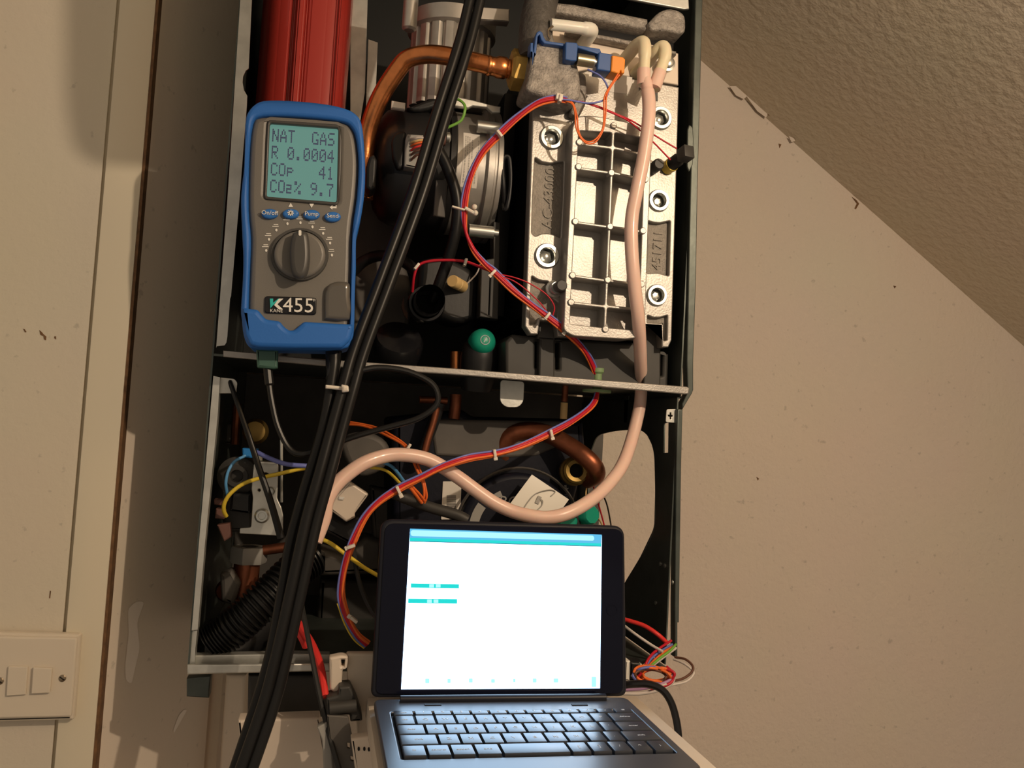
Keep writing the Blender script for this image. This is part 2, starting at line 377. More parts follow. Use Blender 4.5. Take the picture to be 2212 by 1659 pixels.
MB().plate(rnd([(1489, 268), (1497, 275), (1499, 300), (1497, 355), (1489, 372), (1484, 360), (1485, 280)], 4), -.002, .003, .001).build('embossed_lug', 'galvd', t)
XR2 = P(1466, 1000, 0).x - .0015
cut = rnd([(1291, 940), (1330, 931), (1386, 927), (1406, 945), (1416, 980), (1418, 1060), (1416, 1140), (1385, 1205), (1350, 1262), (1320, 1330), (1280, 1300), (1272, 1130), (1274, 985)], 14)
sp_ = MB()
pY = lambda Y, z: (Y, z)
fcut = [(PXp(x, y, XR2).y, PXp(x, y, XR2).z) for x, y in cut]
sl1 = [(PXp(x, y, XR2).y, PXp(x, y, XR2).z) for x, y in [(1352, 856), (1360, 855), (1357, 913), (1350, 913)]]
sl2 = [(PXp(x, y, XR2).y, PXp(x, y, XR2).z) for x, y in [(1437, 915), (1447, 912), (1446, 978), (1436, 979)]]
z_mid = P(1475, 884, 0).z
sp_.flat([(.004, z_bot+.004), (.338, z_bot+.004), (.338, z_mid+.012), (.004, z_mid+.012)], [fcut, sl1, sl2], Matrix(((0, 0, 1, XR2), (1, 0, 0, 0), (0, 1, 0, 0), (0, 0, 0, 1))), .0015)
sp_.box((XR-.001, .004, z_mid+.011), (XR+.0005, .338, z_top)); sp_.box((XR2-.0015, .004, z_mid+.0105), (XR+.0005, .338, z_mid+.012))
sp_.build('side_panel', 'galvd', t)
# turned-in edge along the big cut-out
e = MB()
e.tube([PXp(x, y, XR2) for x, y in [(1400, 938), (1412, 965), (1417, 1000), (1418, 1060), (1417, 1135), (1400, 1180), (1385, 1205)]], .0016, 6)
e.build('cutout_lip', 'galv', t)
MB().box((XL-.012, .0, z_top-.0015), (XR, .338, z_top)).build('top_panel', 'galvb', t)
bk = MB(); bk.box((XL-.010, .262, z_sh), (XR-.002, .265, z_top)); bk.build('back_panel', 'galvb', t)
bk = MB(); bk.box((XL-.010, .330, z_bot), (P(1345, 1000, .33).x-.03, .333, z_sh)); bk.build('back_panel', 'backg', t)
s1 = MB()
s1.plate([(482, 757), (700, 776), (1000, 797), (1250, 817), (1484, 835), (1490, 838), (1488, 851), (1480, 852), (1250, 832), (1000, 811), (700, 791), (482, 771)], -.004, .003, .0012)
s1.build('shelf_lip', 'alu', t)
MB().box((XL-.010, -.001, z_sh-.001), (XR-.001, .262, z_sh+.001)).build('shelf', 'galvd', t)
MB().plate(rnd([(1081, 820), (1133, 824), (1131, 868), (1120, 880), (1093, 880), (1080, 868)], 8), .035, .0016, .0005).build('hanging_tab', 'galv', t)
br = MB().plate(rnd([(473, 815), (506, 818), (513, 826), (510, 850), (471, 850)], 4), .006, .0015, .0004, holes=[rnd([(495, 822), (501, 822), (501, 834), (495, 834)], 2)]).build('corner_bracket', 'galv', t)
br = MB().plate(rnd([(1440, 884), (1466, 883), (1464, 914), (1438, 912)], 4), .006, .0015, .0004, holes=[[(1447, 891), (1450, 891), (1450, 896), (1453, 897), (1453, 900), (1450, 900), (1450, 906), (1447, 906), (1447, 900), (1443, 899), (1443, 896), (1447, 896)]]).build('corner_bracket', 'galv', t)
b_ = MB()
b_.plate([(412, 1416), (640, 1412), (712, 1414), (712, 1434), (412, 1440)], .010, .012, .001)
b_.plate([(404, 1436), (712, 1433), (714, 1450), (404, 1458)], -.002, .004, .0015)
b_.build('bottom_rail', 'galv', t)
MB().box((XL-.010, .0, z_bot-.001), (XR2, .335, z_bot+.002)).build('base_tray', 'galvd', t)
MB().plate([(403, 1466), (455, 1460), (453, 1480), (451, 1508), (403, 1505)], .05, .018, .001).build('hanging_bracket', 'galvd', t)
tr = MB()
tr.plate([(1300, -40), (1488, -4), (1489, 19), (1478, 20), (1392, 4), (1300, -14)], .004, .004, .001)
tr.build('top_rail', 'galv', t)
sc_ = MB()
for x, y in ((1427, 1218), (1437, 1222), (1417, 1302), (1453, 1258)):
    c = PXp(x, y, XR2-.0016); sc_.lathe([(.0022, 0), (.0022, .0008), (.001, .0014), (0, .0014)], c, -X, 12)
sc_.build('rivets', 'steel', t)

# ================================================================== RED EXPANSION VESSEL
t = thing('expansion_vessel', 'glossy red ribbed expansion vessel standing behind the analyser', 'vessel', P(650, 560, .08))
pr = [(575, .17), (566, .11), (560, .080), (575, .056), (598, .047), (622, .044), (627, .051), (631, .051), (637, .038), (651, .038), (656, .045), (664, .041), (700, .040), (722, .042), (728, .036), (742, .043), (750, .060), (754, .085), (756, .17)]
pp = [P(x, 110, y) for x, y in pr]
za, zb = P(650, 560, .05).z, P(650, -130, .05).z
v = MB(); W = [(p.x, p.y) for p in cat([(p.x, p.y, 0) for p in pp], 3)]
W = [(p.x, p.y) for p in pp]
R1 = [[v.bm.verts.new((x, y, z)) for x, y in W] for z in (za, zb)]
for i in range(len(W)-1): v.bm.faces.new((R1[0][i], R1[0][i+1], R1[1][i+1], R1[1][i]))
v.bm.faces.new((R1[0][0], R1[1][0], R1[1][-1], R1[0][-1])); v.bm.faces.new(R1[0]); v.bm.faces.new(R1[1][::-1])
bmesh.ops.bevel(v.bm, geom=[e_ for e_ in v.bm.edges if abs(e_.verts[0].co.z-e_.verts[1].co.z) > .1], offset=.0016, segments=3, affect='EDGES')
v.build('vessel_shell', 'red', t, smooth=40)

# ================================================================== FLUE GAS ANALYSER
YA = -.060
t = thing('gas_analyser', 'handheld flue gas analyser in blue rubber boot with lit display', 'analyser', P(645, 754, -.03))
boot = [(529, 268), (534, 243), (553, 222), (581, 215), (645, 217), (708, 224), (746, 233), (766, 243), (779, 259), (785, 291), (789, 354), (788, 410), (781, 463), (771, 506), (769, 534), (769, 577), (767, 628), (765, 711), (758, 737), (738, 754), (632, 754), (556, 752), (536, 747), (526, 724), (522, 691), (520, 666), (524, 603), (525, 552), (523, 514), (520, 438), (522, 400), (527, 354)]
body = [(546, 263), (553, 253), (580, 249), (632, 250), (708, 256), (745, 263), (760, 274), (770, 299), (775, 354), (771, 425), (762, 489), (760, 552), (758, 602), (756, 690), (752, 725), (735, 738), (640, 738), (560, 735), (542, 725), (537, 690), (536, 663), (539, 577), (541, 514), (536, 451), (537, 354), (541, 291)]
sm = lambda L, n=3: [(p.x, p.y) for p in cat([(x, y, 0) for x, y in L+[L[0]]], n)][:-1]
MB().plate(sm(boot), YA-.004, .052, .003, holes=[sm(body)]).build('rubber_boot', 'blue', t, smooth=50)
lip_ = MB().plate(rnd([(522, 664), (556, 668), (566, 680), (574, 689), (604, 693), (613, 705), (624, 713), (634, 713), (644, 705), (656, 694), (722, 698), (764, 700), (763, 712), (756, 736), (738, 752), (632, 752), (556, 750), (538, 745), (528, 724)], 6), YA-.009, .012, .004).build('boot_lip', 'blue', t, smooth=50)
bh = [rnd([(583, 265), (731, 276), (727, 436), (576, 424)], 5)]
MB().plate(sm(body), YA, .045, .005, holes=bh).build('body_shell', 'grey', t, smooth=50)
bz = MB().plate(rnd([(578, 258), (732, 268), (739, 300), (737, 380), (730, 444), (570, 430), (572, 380), (575, 300)], 8), YA-.0015, .003, .0012, holes=bh).build('display_bezel', 'greyd', t)
dp = MB().plate([(580, 262), (733, 273), (729, 439), (574, 427)], YA+.0045, .002).build('display', 'lcd', t)
FONT = {'N': '10001 11001 11001 10101 10011 10011 10001', 'A': '00100 01010 01010 10001 11111 10001 10001', 'T': '11111 00100 00100 00100 00100 00100 00100', 'G': '01110 10001 10000 10000 10011 10001 01111',
        'S': '01111 10000 10000 01110 00001 00001 11110', 'R': '11110 10001 10001 11110 10100 10010 10001', '0': '01110 10001 10011 10101 11001 10001 01110', '.': '00000 00000 00000 00000 00000 01100 01100',
        '4': '00010 00110 01010 10010 11111 00010 00010', 'C': '01110 10001 10000 10000 10000 10001 01110', 'O': '01110 10001 10001 10001 10001 10001 01110', 'p': '00000 00000 11110 10001 11110 10000 10000',
        '1': '00100 01100 00100 00100 00100 00100 01110', '2': '00000 00000 11110 00010 11110 10000 11110', '%': '11000 11001 00010 00100 01000 10011 00011', '9': '01110 10001 10001 01111 00001 00010 01100', '7': '11111 00001 00010 00100 00100 00100 00100', ' ': '00000 '*7}
lc = [Vector((586.5, 269.5)), Vector((727, 280)), Vector((723, 431)), Vector((580, 420))]
def L2(u_, v_): return (lc[0]*(1-u_)+lc[1]*u_)*(1-v_) + (lc[3]*(1-u_)+lc[2]*u_)*v_
rd = MB()
for r_, line in enumerate(("NAT  GAS", "R 0.0004", "COp   41", "CO2% 9.7")):
    for c2_, ch in enumerate(line):
        for yy, row in enumerate(FONT[ch].split()):
            for xx, bit in enumerate(row):
                if bit == '1':
                    u0 = .02+(c2_+xx/6.1)/8.0*.975; v0 = .055+(r_+yy/9.2)/4.0*.97; du, dv = .0182, .0245
                    rd.quad([P(*L2(u0+a, v0+b), YA+.0040) for a, b in ((0, 0), (du, 0), (du, dv), (0, dv))])
rd.build('readout', 'ink', dp, smooth=0)
au = (P(718, 467, YA)-P(582, 460, YA)).normalized(); av = FR.cross(au)
for (x, y), st in zip(((582.5, 461), (628, 461), (673, 463), (718.5, 467.5)), ('On/off', '*', 'Pump', 'Send')):
    b = MB().plate(ell(x, y, 18, 11), YA-.004, .006, .002).build('button', 'btn', t)
    lg = MB()
    if st == '*':
        for k_ in range(4): lg.obox(P(x, y-1, YA-.0043), (.0052, .0004, .0008), Matrix.Rotation(k_*math.pi/4, 3, 'Y'))
    else: lg.text(st, P(x, y-1, YA-.0044), au, av, .0050)
    lg.build('legend', 'white', b, smooth=0)
pm_ = MB()
pm_.plate([(628, 438), (633, 447), (623, 447)], YA-.0006, .0008); pm_.plate([(668, 440), (678, 440), (673, 449)], YA-.0006, .0008); pm_.plate([(712, 448), (718, 443), (718, 446), (725, 446), (725, 441), (727, 441), (727, 450), (718, 450), (718, 453)], YA-.0006, .0008)
for (x, y) in ((581, 517), (597, 497), (621, 483), (649, 481), (675, 490), (698, 504), (713, 525), (717, 551), (575, 541)):
    pm_.plate(ell(x, y, 2.4, 3.2, 10), YA-.0006, .0008)
    for dx, dy, w_ in ((-9, -9, 14), (-6, -13, 10)): pm_.plate(rect(x+dx, y+dy, x+dx+w_, y+dy+1.6), YA-.0006, .0008)
pm_.build('printed_marks', 'white', t, smooth=0)
dl = MB().plate(ell(647, 549, 63, 58, 48), YA-.004, .006, .0025, holes=[ell(647, 549, 55, 50, 48)]).build('dial_ring', 'greyd', t)
d1 = MB().plate(ell(647, 549, 56, 51, 48), YA-.009, .011, .003).build('dial', 'grey', t)
gp = MB().plate(sm([(632, 502), (648, 497), (664, 502), (669, 530), (669, 565), (662, 592), (647, 601), (632, 592), (626, 565), (626, 530)]), YA-.020, .014, .004).build('grip', 'greyd', d1)
MB().plate(rnd([(645, 497), (651, 497), (651, 509), (645, 509)], 3), YA-.0206, .002).build('pointer', 'white', d1)
bd = MB().plate(rnd([(572, 639), (684, 643), (683, 680), (571, 676)], 7), YA-.002, .003, .001).build('badge', 'blackg', t)
bp_ = MB()
bp_.plate([(602, 645), (612, 645), (599, 657), (611, 668), (602, 668), (592, 659)], YA-.0032, .0008)
bp_.text('KANE', P(597, 671.5, YA-.0030), au, av, .0040)
bp_.text('455', P(645, 661, YA-.0030), au, av, .0172, .0004)
bp_.text("'", P(678, 655, YA-.0030), au, av, .009)
bp_.build('badge_lettering', 'white', bd, smooth=0)
MB().plate([(583, 645), (590, 645), (590, 654), (601, 645), (603, 645), (584, 666)], YA-.0034, .0008).build('badge_emblem', 'tealp', bd, smooth=0)
wt = MB().plate(sm([(700, 690), (700, 640), (705, 618), (722, 608), (740, 607), (756, 612), (757, 640), (756, 690)], 2), YA-.005, .012, .004).build('water_trap', 'clear', t, smooth=50)
# plug and lead
MB().tube([P(720, 748, -.035), P(720, 772, -.035)], .0062, 16).build('inlet_spigot', 'blackg', t)
o = MB(); o.plate(rnd([(553, 754), (600, 755), (599, 795), (592, 797), (555, 794)], 3), -.045, .014, .002); o.box(P(566, 735, -.035), P(588, 760, -.03))
o = tag(o.build('thermocouple_plug', 'gplug'), 'dark green flat plug in the underside of the analyser', 'plug')
hp = MB(); 
o = MB().ptube([(578, 792, -.038), (582, 830, -.040), (588, 870, -.042), (600, 920, -.044), (622, 965, -.046), (648, 981, -.048), (690, 972, -.050), (760, 945, -.052), (830, 925, -.052), (900, 905, -.052), (938, 880, -.052), (946, 855, -.052), (930, 826, -.052), (880, 802, -.054), (820, 794, -.056), (775, 802, -.058), (752, 818, -.058), (744, 840, -.058), (735, 900, -.058)],
                lambda q_: .0040 if q_ < .06 else .0026, n=10)
tag(o.build('thermocouple_lead', 'rubber'), 'thin black lead looping from the green plug to the cable tie', 'cable')
# twin sampling hose
t = thing('twin_hose', 'long black twin hose crossing the open boiler from top to bottom', 'hose', P(533, 1659, -.09))
ctr = [(1040, -60, -.035), (1026, 0, -.035), (1001, 100, -.036), (952, 253, -.038), (901, 420, -.042), (832, 607, -.048), (777, 754, -.055), (752, 840, -.060), (727, 930, -.064), (700, 1030, -.070), (672, 1130, -.074), (641, 1270, -.080), (612, 1400, -.085), (584, 1510, -.09), (533, 1659, -.10), (500, 1745, -.105)]
for s_ in (-1, 1):
    MB().tube([P(x+s_*10.5, y+s_*4, Y_) for x, y, Y_ in ctr], .0047, 12, 10).build('strand', 'rubber', t, smooth=60)
t = thing('analyser_hose', 'black sampling hose hanging from the analyser bottom beside the thin rod', 'hose', P(600, 1430, -.06))
for s_ in (-1, 1):
    L = [(722, 768, -.050), (720, 800, -.052)] if s_ < 0 else [(738, 850, -.056), (737, 870, -.056)]
    L += [(713+s_*9, 900, -.055), (697+s_*11, 970, -.056), (668+s_*12, 1070, -.058), (642+s_*13, 1170, -.060), (622+s_*12, 1280, -.064), (600+s_*12, 1400, -.070), (572+s_*11, 1500, -.076), (520+s_*11, 1659, -.086), (490+s_*11, 1745, -.09)]
    MB().ptube(L, .0049, seg=12, n=10).build('strand', 'rubber', t, smooth=60)
MB().ptube([(721, 760, -.045), (719, 800, -.050), (717, 835, -.052)], lambda q_: .0072-.0018*q_, seg=14).build('boot_sleeve', 'blackg', t)
o = MB(); o.plate(rnd([(703, 831), (742, 835), (742, 843), (703, 839)], 2), -.066, .016, .001); o.plate(rnd([(737, 830), (753, 833), (754, 846), (739, 848)], 3), -.070, .010, .002)
tag(o.build('cable_tie', 'tie'), 'white cable tie round the hoses below the analyser', 'cable tie')

# ================================================================== COPPER GAS PIPE + NUT
t = thing('gas_pipe', 'bright copper pipe bending across in front of the ribbed cylinder', 'pipe', P(790, 350, .07))
MB().ptube([(1100, 149, .000), (1070, 145, .000), (1040, 137, .002), (960, 120, .008), (915, 118, .015), (880, 128, .022), (858, 152, .028), (825, 203, .038), (803, 255, .048), (792, 300, .055), (788, 360, .06), (786, 430, .062)], .0089, seg=20, n=8).build('pipe', 'copper', t, smooth=60)
c = P(1095, 148, .0)
MB().lathe([(.009, -.02), (.0097, -.019), (.0097, -.017), (.009, -.016), (.009, -.012), (.0104, -.009), (.0104, -.002), (.009, 0)], c, X, 24).build('swaged_collar', 'copper', t)
hexf = lambda k_, s_: math.cos(math.pi/6)/math.cos(((k_*2*math.pi/s_+.25) % (math.pi/3))-math.pi/6)
c = P(1101, 149, .0)
MB().lathe([(.009, 0), (.0165, 0), (.0198, .0025), (.0198, .0135), (.0165, .016), (.0165, .019), (.009, .019)], c, X, 48, hexf).build('union_nut', 'brass', t, smooth=30)
MB().lathe([(.010, .016), (.0185, .016), (.0185, .021), (.0205, .022), (.0205, .026), (.017, .0275), (.01, .0275)], c, X, 36).build('steel_collar', 'steel', t)

# ================================================================== RIBBED CYLINDER (AIR MIXER)
t = thing('ribbed_cylinder', 'fluted aluminium cylinder behind the copper pipe, above the fan', 'cylinder', P(975, 215, .105))
cxyl = P(973, 120, .105); rC = .0435
zb_, zt_ = P(973, 214, .06).z, P(973, 38, .06).z
fl = MB(); fl.lathe([(rC*.5, zb_), (rC, zb_), (rC, zt_), (rC*.5, zt_)], Vector((cxyl.x, cxyl.y, 0)), Z, 144, lambda k_, s_: 1.0 - (.09 if k_ % 8 == 0 else 0) - (.03 if k_ % 8 in (1, 7) else 0))
fl.build('fluted_body', 'alub', t, smooth=25)
zc = P(973, 38, .06).z; zc2 = P(973, 6, .06).z
MB().lathe([(rC*.6, zc-.002), (rC+.001, zc-.002), (rC+.004, zc), (rC+.004, zc2), (rC, zc2+.001), (0, zc2+.001)], Vector((cxyl.x, cxyl.y, 0)), Z, 64).build('top_collar', 'alub', t)
MB().plate(rnd([(1034, 14), (1101, 19), (1100, 47), (1031, 42)], 1), .045, .012, .001).build('bracket', 'alub', t)
MB().lathe([(.0075, 0), (.0075, -.034), (.005, -.036), (0, -.036)], P(888, 0, .055)+Z*.004, Z, 20).build('locating_pin', 'alub', t)
# galvanised strips behind
o = MB(); o.plate([(757, -60), (796, -60), (788, 200), (772, 300), (757, 300)], .15, .002); o.plate([(796, 85), (816, 92), (812, 190), (792, 300), (788, 300)], .145, .004)
tag(o.build('mounting_strip', 'galv'), 'pale galvanised strip between the red vessel and copper pipe', 'bracket')

# ================================================================== FAN
t = thing('fan_unit', 'fan with black motor cover and round aluminium housing', 'fan', P(940, 540, .10))
yF = .098
cF = P(985, 378, yF)
xa = lambda px, Y_: P(px, 378, Y_).x - cF.x
R0 = .0640
vol = MB()
vol.lathe([(0, xa(978, .04)), (R0-.004, xa(978, .04)), (R0, xa(982, .04)+.001), (R0, xa(1046, .04)), (R0+.001, xa(1048, .04)), (R0+.0055, xa(1051, .04)), (R0+.0055, xa(1064, .04)), (R0+.003, xa(1066, .04)), (R0+.003, xa(1070, .04)), (R0+.005, xa(1072, .04)), (R0+.005, xa(1081, .04)), (R0-.001, xa(1085, .04)), (.03, xa(1086, .04)), (0, xa(1086, .04))], cF, X, 96)
vol.build('volute', 'alub', t, smooth=30)
mo = MB()
mo.lathe([(0, xa(805, .05)), (.030, xa(805, .05)), (.046, xa(815, .045)), (.056, xa(832, .04)), (.0605, xa(855, .04)), (.0625, xa(900, .04)), (.0625, xa(968, .04)), (.0655, xa(970, .04)), (.0655, xa(981, .04)), (.05, xa(983, .04)), (0, xa(983, .04))], cF, X, 96)
mo.build('motor_cover', 'black', t, smooth=30)
MB().plate(rnd([(797, 338), (808, 332), (815, 345), (812, 405), (800, 412), (790, 405), (791, 360)], 4), .022, .03, .003).build('side_clip', 'black', t)
MB().plate(rnd([(846, 300), (858, 284), (878, 282), (873, 362), (858, 366), (848, 340)], 8), .030, .01, .003).build('cable_recess', 'black', t)
tb_ = MB().plate(rnd([(880, 289), (915, 291), (912, 366), (873, 359), (876, 300)], 2), .025, .02, .002).build('terminal_block', 'greyc', t, 'pale connector block')
for i, (mm, y0_) in enumerate((('ww', 300), ('tan', 305), ('ow', 309), ('bigred', 315), ('brw', 322), ('brw', 330))):
    MB().ptube([(888, y0_+i*3.2, .0235), (897, y0_-1+i*1.5, .018), (908, y0_-3+i, .016), (925, 303+i*2, .016), (942, 315+i*2, .018)], .0011, seg=6).build('motor_wire', mm, tb_)
MB().ptube([(938, 308, .018), (948, 326, .016), (962, 352, .016), (975, 385, .016), (985, 420, .016), (988, 460, .018), (982, 510, .022), (968, 560, .030), (950, 610, .036), (935, 650, .045)], .0056, seg=14).build('sleeved_cable', 'rubber', t)
MB().ptube([(938, 307, .018), (944, 319, .0155), (949, 328, .0150)], .0040, seg=10).build('cable_cores', 'orange', t)
MB().ptube([(940, 300, .026), (962, 302, .026)], .006, seg=16).build('earth_terminal', 'pinkt', t)
MB().lathe([(.0055, 0), (.0055, .003), (.003, .0045), (0, .0045)], P(964, 297, .026), X, 16).build('earth_screw', 'steel', t)
# rating plate wrapped round the drum
lb = MB(); xl, xr = xa(997, .034), xa(1033, .034); n_ = 14
def drum(u_, ang, r_=R0+.0004): return cF + X*(xl+(xr-xl)*u_) + FR*(r_*math.cos(ang)) + Z*(r_*math.sin(ang))
a0, a1 = .42, -.46
for i in range(n_):
    p0, p1 = a0+(a1-a0)*i/n_, a0+(a1-a0)*(i+1)/n_
    lb.quad([drum(0, p0), drum(1, p0), drum(1, p1), drum(0, p1)])
lbo = lb.build('rating_plate', 'label', t)
pr_ = MB()
for u_, s0, s1 in ((.12, .36, -.40), (.24, .36, .05), (.36, .34, -.30), (.52, .30, .0), (.66, -.05, -.42), (.80, .1, -.36), (.90, .3, -.1)):
    kk = s0
    while kk > s1:
        w_ = random.uniform(.012, .05); pr_.quad([drum(u_, kk, R0+.0007), drum(u_+.06, kk, R0+.0007), drum(u_+.06, kk-w_, R0+.0007), drum(u_, kk-w_, R0+.0007)]); kk -= w_+.012
pr_.build('small_print', 'dimp', lbo, smooth=0)
for x, y in ((1052, 276), (1034, 500)):
    MB().lathe([(0, -.013), (.0062, -.013), (.0062, .012), (.0038, .0125), (.0038, .017), (0, .0175)], P(x+6, y, .034), X, 20).build('housing_bolt', 'steel', t)
MB().plate(rnd([(942, 388), (967, 389), (962, 470), (936, 466)], 2), .027, .004, .001).build('bracket', 'backg', t)
MB().plate([(966, 208), (985, 208), (1022, 216), (1060, 226), (1082, 230), (1081, 242), (1064, 243), (1052, 232), (1022, 228), (1012, 233), (984, 229), (966, 226)], .030, .006, .001).build('seal_clip', 'galv', t)
MB().plate(rnd([(846, 217), (876, 222), (875, 237), (845, 233)], 1), .035, .006, .0008).build('white_lug', 'label', t, 'small white lug')
MB().plate(sm([(880, 232), (905, 222), (935, 212), (952, 214), (950, 226), (925, 236), (895, 240)], 2), .05, .02, .003).build('inlet_rim', 'black', t)
o = MB().ptube([(956, 279, .018), (975, 272, .016), (996, 260, .014), (1004, 240, .012), (1003, 226, .014), (992, 216, .018), (978, 213, .024)], .0014, seg=8)
tag(o.build('earth_wire', 'gw'), 'thin green and yellow earth wire looping above the fan', 'wire')

# ================================================================== HEAT EXCHANGER
YP = .0
t = thing('heat_exchanger', 'aluminium heat exchanger with bolted ribbed cover plate', 'heat exchanger', P(1300, 735, .1))
outl = [(1152, 205), (1175, 190), (1268, 152), (1467, 188), (1451, 735), (1444, 750), (1430, 750), (1429, 704), (1395, 702), (1387, 733), (1205, 727), (1201, 694), (1167, 692), (1162, 722), (1146, 722), (1134, 704)]
P1 = [(1156, 340), (1171, 350), (1189, 353), (1218, 349), (1216, 430), (1211, 514), (1197, 507), (1185, 503.5), (1170, 504), (1156, 510), (1149, 503), (1151, 430)]
P2 = [(1149, 596), (1161, 604), (1172, 607), (1185, 608), (1187, 640), (1207, 655), (1204, 686), (1163, 686), (1158, 700), (1144, 702)]
P3 = [(1400, 477), (1412, 481), (1426, 482), (1448, 477), (1445, 596), (1436, 593), (1421, 589), (1398, 590), (1401, 530)]
P4 = [(1399, 681), (1411, 686), (1426, 686), (1442, 681), (1441, 735), (1434, 736), (1432, 698), (1399, 697)]
BOLTS = [(1191, 298, 27), (1426, 256, 25.5), (1422, 434, 24), (1181, 553, 28), (1418, 638, 23.5)]
bore = [ell(x, y, r*.63, r*.66, 28) for x, y, r in BOLTS]
MB().plate(outl, YP, .016, .0012, holes=[rnd(P1, 3), rnd(P2, 3), rnd(P3, 3), rnd(P4, 2)]+bore).build('cover_plate', 'alu', t)
pko = []
for pp_ in (P1, P2, P3, P4):
    cxp = sum(p[0] for p in pp_)/len(pp_); cyp = sum(p[1] for p in pp_)/len(pp_)
    pko.append(MB().plate([(cxp+(x-cxp)*1.06, cyp+(y-cyp)*1.03) for x, y in pp_], YP+.006, .006).build('pocket_floor', 'pocket', t))
vu = (P(1180, 360, YP+.0058)-P(1172, 480, YP+.0058)).normalized(); vv = FR.cross(vu)
MB().text('AC-43000', P(1187, 428, YP+.0054), vu, vv, .0145, .0006).build('cast_lettering', 'pocket', pko[0], smooth=0)
vu2 = (P(1424, 490, YP+.0058)-P(1419, 585, YP+.0058)).normalized()
MB().text('451711', P(1421, 540, YP+.0054), vu2, FR.cross(vu2), .0135, .0006).build('cast_lettering', 'pocket', pko[2], smooth=0)
# raised ribbed box
YB = YP-.022
boxo = rnd([(1236, 275), (1246, 251), (1275, 249), (1309, 254), (1367, 266), (1402, 286), (1408, 310), (1401, 480), (1394, 690), (1389, 728), (1352, 733), (1238, 726), (1217, 714), (1222, 600), (1231, 425)], [8, 8, 10, 10, 10, 10, 10, 10, 10, 8, 8, 8, 10, 10, 10])
lin = lambda a, b, q_: a+(b-a)*q_
def xl_(y): return lin(1251, 1231, (y-275)/430)
def xc_(y): return lin(1325.5, 1307, (y-273)/437)
def xr_(y): return lin(1393, 1379, (y-290)/430)
ribs = [(279, 283, 296), (309.5, 319, 334), (363, 373, 388), (480, 490, 500), (596, 606, 615), (654, 662, 669), (703, 711, 717)]
cells = []
for (a0_, b0_, c0_), (a1_, b1_, c1_) in zip(ribs, ribs[1:]):
    g = 3.2
    cells.append(rnd([(xl_(a0_), a0_+g), (xc_(b0_)-g, b0_+g), (xc_(b1_)-g, b1_-g), (xl_(a1_), a1_-g)], 4, 2))
    cells.append(rnd([(xc_(b0_)+g, b0_+g), (xr_(c0_), c0_+g), (xr_(c1_), c1_-g), (xc_(b1_)+g, b1_-g)], 4, 2))
MB().plate(boxo, YB, .027, .001, holes=cells).build('ribbed_cover', 'alu', t)
MB().plate([(1228, 262), (1400, 292), (1388, 726), (1222, 718)], YP+.0035, .0015).build('cover_floor', 'alub', t)
bs = [(1325, 272), (1251, 308), (1249, 361), (1320, 374), (1242, 479), (1317, 490), (1388, 499), (1236, 595), (1312, 605), (1385, 614), (1233, 653), (1383, 668), (1307, 711), (1393, 388), (1395, 332)]
for x, y in bs: MB().lathe([(.0033, -.006), (.0033, .0012), (.0026, .002), (0, .002)], P(x, y, YB), FR, 16).build('ejector_boss', 'alu', t)
for x, y, r in BOLTS:
    s_ = S(x, y, YP)*1.0; R_ = r*s_*.96
    b = MB().lathe([(R_*.62, -.014), (R_*.62, .0025), (R_*.66, .0035), (R_*.90, .0035), (R_*.96, .0025), (R_, .0006), (R_, -.001), (R_*.7, -.001)], P(x, y, YP), FR, 40).build('flange_nut', 'steel', t)
    MB().lathe([(R_*.63, -.010), (R_*.50, -.010), (R_*.50, -.004), (R_*.30, -.002), (0, -.0015)], P(x, y, YP), FR, 24, hexf).build('socket', 'steel', b)
MB().lathe([(.0085, 0), (.0085, .003), (.0065, .004), (.0065, .010), (.0056, .011), (.0056, .012), (0, .012)], P(1196, 625, YP), FR, 24).build('stud_collar', 'steel', t)
MB().lathe([(.0050, 0), (.0056, .001), (.0056, .022), (.0045, .0235), (0, .0235)], P(1200, 624, YP), FR, 24).build('rubber_cap', 'dgrey', t)
MB().lathe([(.0045, 0), (.0058, .002), (.0058, .018), (.0045, .020), (0, .020)], P(1408, 366, YP), FR, 24).build('rubber_cap', 'dgrey', t)
MB().plate(rnd([(1321, 160), (1366, 167), (1360, 204), (1316, 198)], 1), YP-.0004, .0006).build('white_sticker', 'label', t, 'blank white sticker')
mk = MB().plate(rect(1406, 200, 1421, 219), YP-.0004, .0006).build('arrow_mark', 'dgrey', t)
MB().text('4', P(1412, 210, YP-.0008), X, Z, .006).build('mark_print', 'white', mk, smooth=0)
MB().text('M', P(1384, 193, YP-.0005), X, Z, .005, .0002).build('small_print', 'print', t, smooth=0)
# exchanger body and burner hood behind
bdy = MB(); xa_, xb_ = P(1150, 450, .016).x, P(1448, 450, .016).x
bdy.box((xa_+.004, .016, P(1300, 690, .02).z), (xb_-.004, .25, P(1300, 60, .02).z), .004); bdy.build('body_casting', 'black', t)
hd = MB()
hd.plate([(1160, 58), (1250, 66), (1420, 98), (1466, 115), (1466, 184), (1270, 150), (1200, 165), (1160, 190)], .012, .012, .0015)
hd.build('burner_door', 'cream', t)
fr = MB()
fr.plate([(1150, 0), (1240, 8), (1400, 40), (1402, 62), (1395, 64), (1240, 33), (1160, 22), (1150, 60), (1138, 60)], .000, .03, .003)
fr.plate([(1225, 62), (1330, 80), (1462, 110), (1462, 118), (1330, 90), (1225, 70)], -.001, .012, .002)
fr.build('burner_frame', 'alur', t)
cb_ = MB(); cb_.plate(sm([(1400, 50), (1425, 25), (1450, 18), (1476, 28), (1482, 50), (1476, 72), (1440, 66), (1410, 66)], 3), -.006, .04, .003); cb_.build('corner_boss', 'alur', t, smooth=50)
